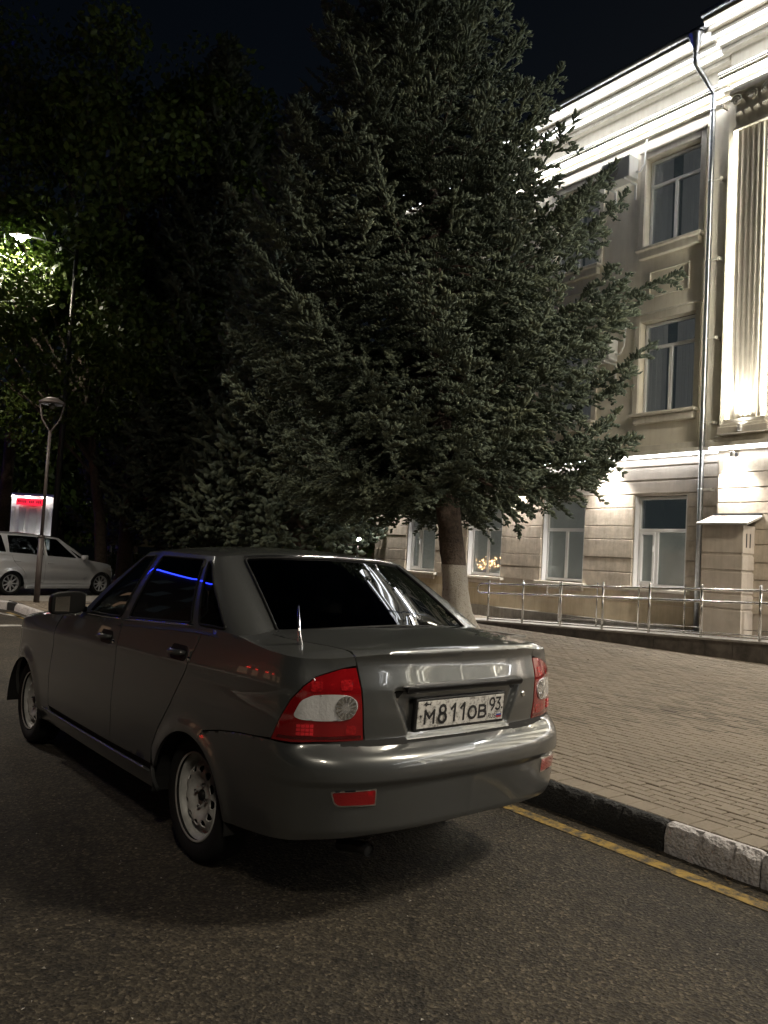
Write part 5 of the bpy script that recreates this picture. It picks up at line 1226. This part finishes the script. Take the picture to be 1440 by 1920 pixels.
def street_lamp(base, h, arm_dir, arm, label, energy, cat='street lamp', soft=.2, cone=168):
    s_ = tag(empty('street_lamp', base), label, cat, 'lit street lamps')
    a = Vector(arm_dir).normalized()
    MB().tube([(0, 0, 0), (0, 0, h*.45), (0, 0, h)], [.10, .08, .055], 14).build('pole', M_blackp, s_, smooth=True)
    MB().tube([(0, 0, h-.4), tuple(a*arm*.4+Vector((0, 0, h-.05))), tuple(a*arm+Vector((0, 0, h+.1)))], .032, 10).build('arm', M_blackp, s_, smooth=True)
    c = a*(arm+.25)+Vector((0, 0, h+.1)); M_ = Matrix.Translation(c) @ Matrix.Rotation(math.atan2(a.y, a.x), 4, 'Z')
    b = MB(); b.box(-.32, .32, -.13, .13, .0, .10, M_); b.build('lamp_head', M_post, s_, bevel=.04)
    b = MB(); b.box(-.26, .26, -.10, .10, -.012, -.001, M_); b.build('lamp_panel', E_street, s_)
    MB().lathe([(.001, -.17), (.07, -.155), (.125, -.10), (.14, -.012)], 18, M_).build('lamp_glass', E_street, s_, smooth=True)
    M_pole_dark = M_blackp
    p = Vector(base)+c-Vector((0, 0, .20))
    spot('street_spot', p, p-Vector((0, 0, 5))+a*1.5, energy, cone, .5, (1, .88, .70), r=soft)
    return s_
E_street = emis('street_lamp_panel', (1, .96, .85), 11)
b_ = raypt(100, 1020, 23.0)
left_dir = -np.array(_R); left_dir[2] = 0
street_lamp((b_[0], b_[1], 0), 10.2, tuple(left_dir), 1.45, 'tall lit street lamp shining through the leaves above the silver wagon', 260)

street_lamp((9.6, -3.2, PZ), 10.0, (-1, .35, 0), 1.0, 'tall lit lamp on the pavement farther back along the building, behind the viewer', 620, soft=.9)
street_lamp((-4.9, -5.0, .12), 9.0, (1, 0, 0), 1.5, 'unseen lamp across the road behind the viewer, added to light the sedan flank', 190, soft=.6)  # added lamp: brightens the sedan's left side, wheel rims and kerb face
street_lamp((-4.8, 15.0, .12), 9.0, (1, 0, 0), 3.0, 'lit street lamp on the far side of the road, outside the picture', 400, soft=.5, cone=108)

# ------------------------------------------------------------------ trees
def foliage_mat(name, c0, c1, c2, rough=.6, scale=1.2):
    m = mat(name, c0, rough, spec=.3); n = m.node_tree.nodes; l = m.node_tree.links; b = n['Principled BSDF']
    g = n.new('ShaderNodeNewGeometry'); t = n.new('ShaderNodeTexNoise'); t.inputs['Scale'].default_value = scale; t.inputs['Detail'].default_value = 4; l.new(g.outputs['Position'], t.inputs['Vector'])
    a = n.new('ShaderNodeMath'); a.operation = 'MULTIPLY_ADD'; a.inputs[1].default_value = .30; l.new(g.outputs['Random Per Island'], a.inputs[0]); 
    k = n.new('ShaderNodeMath'); k.operation = 'MULTIPLY'; k.inputs[1].default_value = .75; l.new(t.outputs['Fac'], k.inputs[0]); l.new(k.outputs[0], a.inputs[2])
    r = n.new('ShaderNodeValToRGB'); e = r.color_ramp.elements; e[0].position = .15; e[0].color = (*c0, 1); e[1].position = .85; e[1].color = (*c2, 1); q = e.new(.5); q.color = (*c1, 1)
    l.new(a.outputs[0], r.inputs['Fac']); l.new(r.outputs['Color'], b.inputs['Base Color']); return m
M_needle = foliage_mat('spruce_needles', (.046, .062, .048), (.088, .110, .080), (.140, .160, .098), rough=.9, scale=1.0)
_n = M_needle.node_tree.nodes; _l = M_needle.node_tree.links; _g = _n.new('ShaderNodeNewGeometry'); _t = _n.new('ShaderNodeTexNoise'); _t.inputs['Scale'].default_value = 170; _t.inputs['Detail'].default_value = 2; _l.new(_g.outputs['Position'], _t.inputs['Vector'])
_b = _n.new('ShaderNodeBump'); _b.inputs['Strength'].default_value = .9; _b.inputs['Distance'].default_value = .012; _l.new(_t.outputs['Fac'], _b.inputs['Height']); _l.new(_b.outputs['Normal'], _n['Principled BSDF'].inputs['Normal'])
M_leaf = foliage_mat('broad_leaves', (.030, .055, .010), (.06, .10, .016), (.12, .15, .03), .5)
M_bark = mat('spruce_bark', (.075, .055, .042), .9, noise=(14, .5), bump=(26, 1., .03))
M_lime = worn_paint('whitewashed_bark', (.40, .37, .32), (.15, .125, .10), 22, .33, .46, .9)
_n = M_lime.node_tree.nodes
for q in _n:
    if q.type == 'BUMP': q.inputs['Distance'].default_value = .03; q.inputs['Strength'].default_value = 1
def norm(a): return a/np.maximum(np.linalg.norm(a, axis=-1, keepdims=True), 1e-9)
def shoots(O_, D, L_, rng, K, nl, nw, rad):
    """stubby soft shoots: five-sided tapering fingers, with K needle triangles standing off"""
    n = len(O_); ref = np.where(np.abs(D[:, 2:3]) < .9, np.array([[0, 0, 1.]]), np.array([[1., 0, 0]])); A = norm(np.cross(D, ref)); B = np.cross(D, A)
    r = rad*(.75+.5*rng.random(n)); S = 4; rings = []
    bend = rng.normal(0, .12, (n, 3))*L_[:, None]
    p0 = rng.random(n)*2*PI
    for f, q in ((.0, .6), (.58, 1.0)):
        c = O_+D*(L_*f)[:, None]+bend*(f*f); ring = []
        for k in range(S):
            t = p0+2*PI*k/S; ring.append(c+(A*np.cos(t)[:, None]+B*np.sin(t)[:, None])*(r*q*(.85+.3*rng.random(n)))[:, None])
        rings.append(np.stack(ring, 1))
    V = np.concatenate([*rings, (O_+D*L_[:, None]*1.05+bend)[:, None]], 1)      # n x 9 x 3
    F = [(k, (k+1) % S, S+(k+1) % S) for k in range(S)]+[(k, S+(k+1) % S, S+k) for k in range(S)]+[(S+k, S+(k+1) % S, 8) for k in range(S)]
    F = (np.array(F)[None]+(np.arange(n)*9)[:, None, None]).reshape(-1, 3); V = V.reshape(-1, 3)
    u = .2+.8*rng.random((n, K)); ph = rng.random((n, K))*2*PI; per = A[:, None]*np.cos(ph)[..., None]+B[:, None]*np.sin(ph)[..., None]
    base = O_[:, None]+D[:, None]*(L_[:, None]*u)[..., None]+per*(r*.6)[:, None, None]; dr = norm(D[:, None]*.75+per*.8)
    tip = base+dr*(nl*(.7+.6*rng.random((n, K))))[..., None]; sd = norm(np.cross(dr, rng.normal(0, 1, (n, K, 3))))*nw
    V2 = np.stack([base-sd, base+sd, tip], 2).reshape(-1, 3)
    return np.vstack([V, V2]), np.vstack([F, np.arange(len(V2)).reshape(-1, 3)+len(V)])
def spruce(base, H, zlow, prof, lean, seed, dens, K, nl, nw, bw, label, trunk_r=.22, lime=1.3, whorl=.30, nbr=7, specials=(), sec=.15, twsp=.065, cat='tree', group=None, tl=1., skew=0., hole=0.):
    rng = np.random.default_rng(seed); base = np.array(base, float); lean = np.array([lean[0], lean[1], 1.])
    tr = tag(empty('spruce_tree', tuple(base)), label, cat, group)
    ax = lambda z: np.array([lean[0]*(z+.55*min(z, 3.)), lean[1]*(z+.55*min(z, 3.)), z])
    rad = lambda z: trunk_r*max(.06, (1-z/H))**.8
    # trunk
    def tk(z0, z1, m, name, flare, n=22, ns=20):
        V = []; F = []
        for i in range(n+1):
            z = z0+(z1-z0)*i/n; c = ax(z)
            for j in range(ns):
                a = 2*PI*j/ns; r_ = rad(z)*(1+.07*math.sin(3*a+z*2)+.05*math.sin(7*a-z*5)+rng.normal(0, .02))+(flare*math.exp(-z/.22)*(1+.6*math.sin(5*a+1)) if flare else 0)
                V.append((c[0]+r_*math.cos(a), c[1]+r_*math.sin(a), c[2]))
        F = [(i*ns+j, i*ns+(j+1) % ns, (i+1)*ns+(j+1) % ns, (i+1)*ns+j) for i in range(n) for j in range(ns)]
        return obj(name, V, F, m, tr, smooth=True)
    if lime: tk(-.05, lime, M_lime, 'whitewashed_trunk', trunk_r*.8)
    tk(lime-.002 if lime else -.05, H*.97, M_bark, 'trunk', 0 if lime else trunk_r*.4, 60 if lime else 24, 14)
    brs = []; z = zlow; ph = 0
    while z < H-.15:
        u = (z-zlow)/(H-zlow); n = nbr if u < .75 else max(4, int(nbr*.7))
        for k in range(n):
            a = ph+2*PI*k/n+rng.normal(0, .16); L_ = prof(z)*(.84+.24*rng.random())*(1+skew*.5*max(0, -math.cos(a-a_right)))*(1-skew*max(0, math.cos(a-a_right))*min(1, max(0, (z-5.5)/3))); zz = z+rng.normal(0, .09)
            brs.append((zz, a, L_, None))
        ph += 2.4; z += whorl*(1 if u < .7 else .75)
    for s_ in specials: brs.append(s_)
    OO = []; DD = []; LL = []; wood = MB()
    for (zz, a, L_, sp) in brs:
        u = np.clip((zz-zlow)/(H-zlow), 0, 1); hd = np.array([math.cos(a), math.sin(a), 0]); o = ax(zz)
        e0 = math.tan(R(-9+54*u**1.25)) if sp is None else sp[0]; cur = (.10+.14*(1-u)) if sp is None else sp[1]; sag = .16*(1-u) if sp is None else sp[2]
        f = lambda t: o+hd*(L_*t)[..., None]*np.ones(3)*np.array([1, 1, 0])+np.stack([0*t, 0*t, L_*(e0*t-sag*np.sin(PI*np.clip(t, 0, 1))*.8+cur*t**3)], -1)
        t = np.linspace(0, 1, 7); pts = f(t)
        if L_ > .5: wood.tube(pts[:5], [max(.005, .009*L_*(1-.9*q))+.002 for q in t[:5]], 5, False)
        n = max(3, int(L_*(1-.2)/sec)); ts = .16+.84*(np.arange(n)+rng.random(n)*.7)/n
        for side in (-1, 1):
            tt = np.clip(ts+rng.normal(0, .01, n), .1, 1); P = f(tt); T_ = norm(f(tt+.03)-f(tt-.03)); lat = norm(np.cross(T_, np.array([0, 0, 1.]))); ang = R(48)+rng.normal(0, .22, n)
            sl_ = np.minimum(.85, .24+.26*L_*np.clip(1.0-tt, 0, 1)**.8)*(.7+.5*rng.random(n))
            dr = norm(T_*np.cos(ang)[:, None]+side*lat*np.sin(ang)[:, None]+np.stack([0*tt, 0*tt, rng.normal(-.10-.10*(1-u), .17, n)], -1))
            if hole:
                Pm = P+dr*(sl_*.6)[:, None]; nz_ = np.sin(Pm[:, 0]*2.1+1.3*np.sin(Pm[:, 2]*1.7))+np.sin(Pm[:, 1]*2.3+1.1*np.sin(Pm[:, 0]*1.9))+np.sin(Pm[:, 2]*2.9+1.7*np.sin(Pm[:, 1]*1.5)); keep = nz_+rng.normal(0, .5, n) > -hole
            for i in range(n):
                if hole and not keep[i]: continue
                m = max(2, int(sl_[i]/twsp*dens)); q = (np.arange(m)+rng.random(m)*.8)/m
                sag2 = np.stack([0*q, 0*q, -.22*sl_[i]*q**2], -1); P2 = P[i]+dr[i]*(sl_[i]*q)[:, None]+sag2
                lat2 = norm(np.cross(dr[i], np.array([0, 0, 1.]))+1e-6); sgn = np.where(np.arange(m) % 2, 1., -1.)[:, None]
                d2 = norm(dr[i]*.75+lat2*sgn*.62+rng.normal(0, .13, (m, 3))+np.array([0, 0, .20])*np.where(rng.random(m) < .15, -2.0, 1.)[:, None])
                OO.append(P2); DD.append(d2); LL.append((.10+.06*rng.random(m))*(1-.35*q))
        m = max(6, int(L_*.75/(twsp*1.5))); q = np.linspace(.25, .99, m); ca_ = f(q)+rng.normal(0, .03, (m, 3)); tg = norm(f(q+.02)-f(q-.02)); lt = norm(np.cross(tg, np.array([0, 0, 1.])))
        OO.append(ca_); DD.append(norm(tg*.6+lt*rng.normal(0, .8, m)[:, None]+np.array([0, 0, .35])+rng.normal(0, .25, (m, 3)))); LL.append(.07+.05*rng.random(m))
        m = 5; OO.append(f(np.linspace(.82, .97, m))); DD.append(norm(np.tile(norm(f(np.array([1.02]))-f(np.array([.95]))), (m, 1))+rng.normal(0, .15, (m, 3)))); LL.append(np.full(m, .17))
    wood.build('limbs', M_bark, tr, smooth=True)
    O_ = np.vstack(OO); D = np.vstack(DD); L2 = np.concatenate(LL)
    V, F = shoots(O_, D, L2*tl, rng, K, nl, nw, bw)
    np_mesh('crown', V, F, M_needle, tr, smooth=True)
    print('spruce', label[:30], len(O_), 'twigs', len(F), 'tris')
    return tr
lv = left_dir/np.linalg.norm(left_dir)
pm_ = lambda z: float(np.interp(z, [2.0, 2.6, 3.4, 5.5, 7.0, 9.0, 11.5, 13.5, 14.8], [2.6, 3.1, 3.4, 3.45, 3.15, 2.35, 1.30, .6, .1]))
a_right = math.atan2(-lv[1], -lv[0])
specials = [(3.25, a_right-.15, 1.45, (-.05, -1.0, .0)), (3.2, a_right-.32, 1.2, (-.1, -.95, 0.)), (3.45, a_right+.25, 3.2, (-.16, .05, .08)), (3.6, a_right-.3, 3.3, (-.10, .08, .06)), (5.6, a_right-.2, 4.2, (.10, .10, .06)), (6.6, a_right-.45, 3.1, (.25, .15, .05)), (2.9, a_right+2.9, 3.3, (-.16, .1, .1)), (2.9, a_right+2.5, 3.3, (-.18, .05, .12)), (2.9, a_right+3.4, 3.3, (-.14, .05, .1)), (2.8, a_right+1.9, 3.0, (-.14, .02, .1)), (2.8, a_right+1.5, 3.2, (-.12, .02, .1)), (2.9, a_right-2.3, 3.0, (-.1, .04, .1))]
spruce((9.72, 10.39, PZ), 14.9, 3.05, pm_, lv[:2]*.100, 11, 1.0, 1, .036, .0055, .0240, 'large blue-green spruce with whitewashed trunk standing in the pavement', .235, 1.2, .35, 10, specials, sec=.125, twsp=.031, skew=.14, hole=.8)
def bgspruce(px_, depth, H, rmax, lean, seed, label, zl=2.4):
    b = raypt(px_, 1040, depth); pr = lambda z: max(.1, rmax*(1-(z-zl)/(H-zl))**.85)
    spruce((b[0], b[1], 0), H, zl, pr, lv[:2]*lean, seed, .85, 0, .09, .02, .068, label, .22, .0, .40, 8, sec=.30, twsp=.115, tl=2.0, group='dark spruces behind the big one')
bgspruce(394, 26.0, 18.6, 3.9, .03, 21, 'tall dark spruce with a pointed top at the back, left of the big one')
bgspruce(569, 21.0, 13.6, 3.0, .055, 22, 'dark spruce just behind the big one with its tip lit yellowish')
bgspruce(300, 31, 15.5, 3.4, .0, 23, 'darkest spruce farthest back behind the sedan roof')

def broadleaf(base, H, cc, rad, seed, nleaf, size, label, trunk_r=.18, lime=0, group=None, nclump=60):
    rng = np.random.default_rng(seed); base = np.array(base, float); tr = tag(empty('broadleaf_tree', tuple(base)), label, 'tree', group)
    cc = np.array(cc, float); rad = np.array(rad, float)
    top = np.array([cc[0]*.6, cc[1]*.6, cc[2]])
    pts = [np.array([0, 0, 0]), np.array([top[0]*.15, top[1]*.15, H*.22]), np.array([top[0]*.45, top[1]*.45, H*.45]), top]
    if lime: MB().tube([(0, 0, -.02), (0, 0, lime)], [trunk_r*1.3, trunk_r*1.06], 12).build('whitewashed_trunk', M_lime, tr, smooth=True)
    MB().tube([tuple(p) for p in pts], [trunk_r*1.25, trunk_r, trunk_r*.75, trunk_r*.3], 12).build('trunk', M_bark, tr, smooth=True)
    limbs = MB(); C = []
    for i in range(nclump):
        d = norm(rng.normal(0, 1, 3)); d[2] = d[2]*.9+.1; p = cc+d*rad*(.45+.55*rng.random()**.5)
        C.append(p); t = .25+.6*rng.random(); s_ = pts[1]*(1-t)+pts[3]*t; m_ = (s_+p)/2+rng.normal(0, .2, 3)
        if i % 2 == 0: limbs.tube([tuple(s_), tuple(m_), tuple(p)], [trunk_r*.35, trunk_r*.2, .012], 6, False)
    limbs.build('limbs', M_bark, tr, smooth=True)
    C = np.array(C); ci = rng.integers(0, len(C), nleaf); cr = .30*float(rad.mean())*(.5+.8*rng.random(len(C)))
    P = C[ci]+norm(rng.normal(0, 1, (nleaf, 3)))*(cr[ci]*rng.random(nleaf)**.45)[:, None]*np.array([1, 1, .75])
    a = norm(rng.normal(0, 1, (nleaf, 3))+np.array([0, 0, -.5])); b = norm(np.cross(a, rng.normal(0, 1, (nleaf, 3)))); s = size*(.6+.8*rng.random(nleaf))[:, None]
    V = np.stack([P, P+a*s*.5+b*s*.32, P+a*s, P+a*s*.5-b*s*.32], 1).reshape(-1, 3); np_mesh('crown', V, np.arange(len(V)).reshape(-1, 4), M_leaf, tr)
    return tr
def bl(px_, depth, *a, **k):
    b = raypt(px_, 1030, depth); return broadleaf((b[0], b[1], 0), *a, **k)
bl(196, 24.5, 9, (lv[0]*2.2, lv[1]*2.2, 7.4), (3.4, 3.4, 3.9), 31, 26000, .15, 'broadleaf tree with bright leaves beside the lit street lamp', .17)
bl(2, 28.5, 18, (0, 0, 12.5), (5.5, 5.5, 6.0), 32, 32000, .19, 'tall broadleaf tree behind the lit street lamp at the edge of the view', .2)
bl(235, 27.0, 18, (0, 0, 11.5), (4.6, 4.6, 7.6), 33, 34000, .22, 'dark broadleaf tree between the street lamp and the spruces', .22)
for k, (px_, dp_) in enumerate(((203, 34), (222, 35.5), (302, 37), (345, 40))):
    bl(px_, dp_, 6, (0, 0, 4.3), (1.5, 1.5, 1.7), 40+k, 3500, .16, ['young tree with whitewashed trunk nearest the silver wagon bonnet', 'second young whitewashed tree behind the silver wagon bonnet', 'young whitewashed tree seen over the sedan windscreen', 'thin whitewashed tree farthest along the lawn'][k], .13, 1.3, 'whitewashed park trees', nclump=20)
for k, (px_, dp_, r_) in enumerate(((-40, 52, 6), (110, 60, 6), (250, 62, 7), (420, 66, 7), (560, 70, 7), (690, 66, 6))):
    bl(px_, dp_, 11, (0, 0, 6.2), (r_, r_, 6.0), 60+k, 7000, .55, 'distant dark tree '+['at the edge of the view behind the shop', 'directly behind the lit shop', 'behind the young whitewashed trees', 'behind the tall pointed spruce', 'behind the largest park lamp', 'beside the building corner'][k], .3, 0, 'distant dark trees')
# shrubs on the lawn
def shrub(px_, dp_, r_, seed, label):
    b = raypt(px_, 1040, dp_); rng = np.random.default_rng(seed); s_ = tag(empty('shrub', (b[0], b[1], 0)), label, 'shrub', 'shrubs on the lawn')
    n = 2600; P = norm(rng.normal(0, 1, (n, 3)))*(r_*rng.random(n)**.4)[:, None]*np.array([1, 1, .8])*(1+.25*np.sin(rng.random(n)*9))[:, None]+np.array([0, 0, r_*.7]); P = P[P[:, 2] > .02]; n = len(P)
    a = norm(rng.normal(0, 1, (n, 3))+np.array([0, 0, .4])); b2 = norm(np.cross(a, rng.normal(0, 1, (n, 3)))); z = .12
    V = np.stack([P, P+a*z*.5+b2*z*.3, P+a*z, P+a*z*.5-b2*z*.3], 1).reshape(-1, 3); np_mesh('crown', V, np.arange(len(V)).reshape(-1, 4), M_leaf, s_)
    st = MB()
    for k in range(6): d = norm(rng.normal(0, 1, 3)); st.tube([(0, 0, 0), (d[0]*r_*.4, d[1]*r_*.4, r_*.9)], .012, 5, False)
    st.build('stems', M_bark, s_)
shrub(232, 32, .75, 51, 'round shrub beside the young whitewashed trees'); shrub(262, 30, .6, 52, 'low shrub over the sedan bonnet side'); shrub(330, 33, .9, 53, 'wide shrub behind the sedan windscreen')
# ------------------------------------------------------------------ lit shop front far behind the wagon
sb = raypt(62, 1016, 42); 
SHOP = tag(empty('lit_shop', (sb[0], sb[1], 0), math.atan2(_R.y, _R.x)), 'brightly lit white shop front with a red sign, far behind the silver wagon', 'shop')
M_white = mat('white_render', (.75, .74, .72), .8, noise=(3, .08)); E_red = emis('red_sign_glow', (1, .02, .05), .22); E_white = emis('shop_white_light', (1, .97, .95), 5)
MB().box(-1.55, 1.05, 0, .5, 0, 3.75).build('wall', M_white, SHOP)
for k in range(5):
    n = 40; V = []; F = []; x0 = -1.45+k*.58; w_ = .40
    for i in range(n+1):
        x = x0+w_*i/n; d = -.06-.035*math.sin(i*.95+k); pin = 1-.5*math.exp(-((i/n-.5)/.6)**2)*0
        V += [(x, d, 0.02), (x0+w_/2+(x-x0-w_/2)*(.55 if k % 2 else .9), d, 1.7), (x, d, 3.0)]
    F = [(3*i+j, 3*i+j+1, 3*i+3+j+1, 3*i+3+j) for i in range(n) for j in (0, 1)]
    obj('white_drape', V, F, M_white, SHOP, smooth=True)
sg_ = MB().box(-.95, .45, -.22, -.14, 3.12, 3.46).build('sign_board', E_red, SHOP)
M_sl = mat('dark_sign_letters', (.12, .0, .01), .6)
for i in range(13):
    if i in (5, 9): continue
    x = -.88+i*.098; MB().box(x, x+.062, -.226, -.2205, 3.22, 3.37).build('sign_letter', M_sl, sg_)
for x in (-1.2, -.35, .55): MB().box(x-.10, x+.10, -.34, -.20, 3.52, 3.58).build('canopy_lamp', E_white, SHOP)
MB().box(-1.6, 1.10, -.4, 0, 3.6, 3.72).build('canopy', M_white, SHOP)
for x in (-.2, .55, .9): MB().lathe([(0, .9), (.07, .85), (.08, .5), (.04, .3), (.12, .02), (.12, 0)], 12, Matrix.Translation((x, -.55, 0))).build('lit_pillar', E_white, SHOP, smooth=True)
# globe lamps in the park
E_globe = emis('globe_glow', (1, .95, .85), 30)
for k, (px_, py_, dp_) in enumerate(((475, 995, 40), (672, 1011, 46), (326, 982, 52), (500, 999, 55))):
    p = raypt(px_, py_, dp_); g_ = tag(empty('globe_lamp', (p[0], p[1], 0)), ['largest round park lamp seen just above the sedan roof', 'round park lamp beside the building corner', 'tiny round park lamp above the whitewashed trees', 'small round park lamp beside the largest one over the roof'][k], 'lamp', 'round park lamps')
    MB().tube([(0, 0, 0), (0, 0, p[2]-.1)], .04, 8).build('pole', M_post, g_, smooth=True)
    MB().lathe([(.001, .14), (.09, .11), (.14, 0), (.09, -.11), (.001, -.14)], 14, Matrix.Translation((0, 0, p[2]))).build('globe', E_globe, g_, smooth=True)

# ------------------------------------------------------------------ buildings across the road (mirrored in the sedan's flank)
ROW = tag(empty('shop_row', (-17, 26, 0)), 'low row of warmly lit shops across the road, outside the picture', 'shop')
MB().box(-6, 0, -16, 5, 0, 4.2).build('wall', mat('ochre_shop_wall', (.35, .25, .16), .8, noise=(2, .2)), ROW)
MB().box(-6.2, .35, -16.2, 5.2, 4.21, 4.45).build('roof', M_roof, ROW)
E_warm = emis('warm_shop_window', (1, .62, .36), .05); E_blue = emis('blue_tube', (.02, .04, 1), 3.5); E_redt = emis('red_tube', (1, .03, .02), 2.5)
for k in range(5): MB().box(.004, .03, -15+k*4, -12.6+k*4, .6, 2.9).build('shop_window', E_warm, ROW)
for k in range(4): MB().box(.05, .10, -9+k*3.2, -7.9+k*3.2, 3.3, 3.45).build('red_light_tube', E_redt, ROW)
TALL = tag(empty('apartment_block', (-12, 47, 0)), 'dark apartment block with a blue light line along its roof edge, outside the picture', 'building')
MB().box(-10, 0, -14, 14, 0, 18.2).build('wall', mat('grey_brick_wall', (.2, .17, .15), .85, noise=(2, .2)), TALL)
for k in range(6):
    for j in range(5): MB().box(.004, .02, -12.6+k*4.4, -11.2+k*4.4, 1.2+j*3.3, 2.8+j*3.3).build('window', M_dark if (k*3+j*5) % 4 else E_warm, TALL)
MB().box(.02, .14, -14, 14, 18.22, 18.5).build('blue_light_tube', E_blue, TALL)
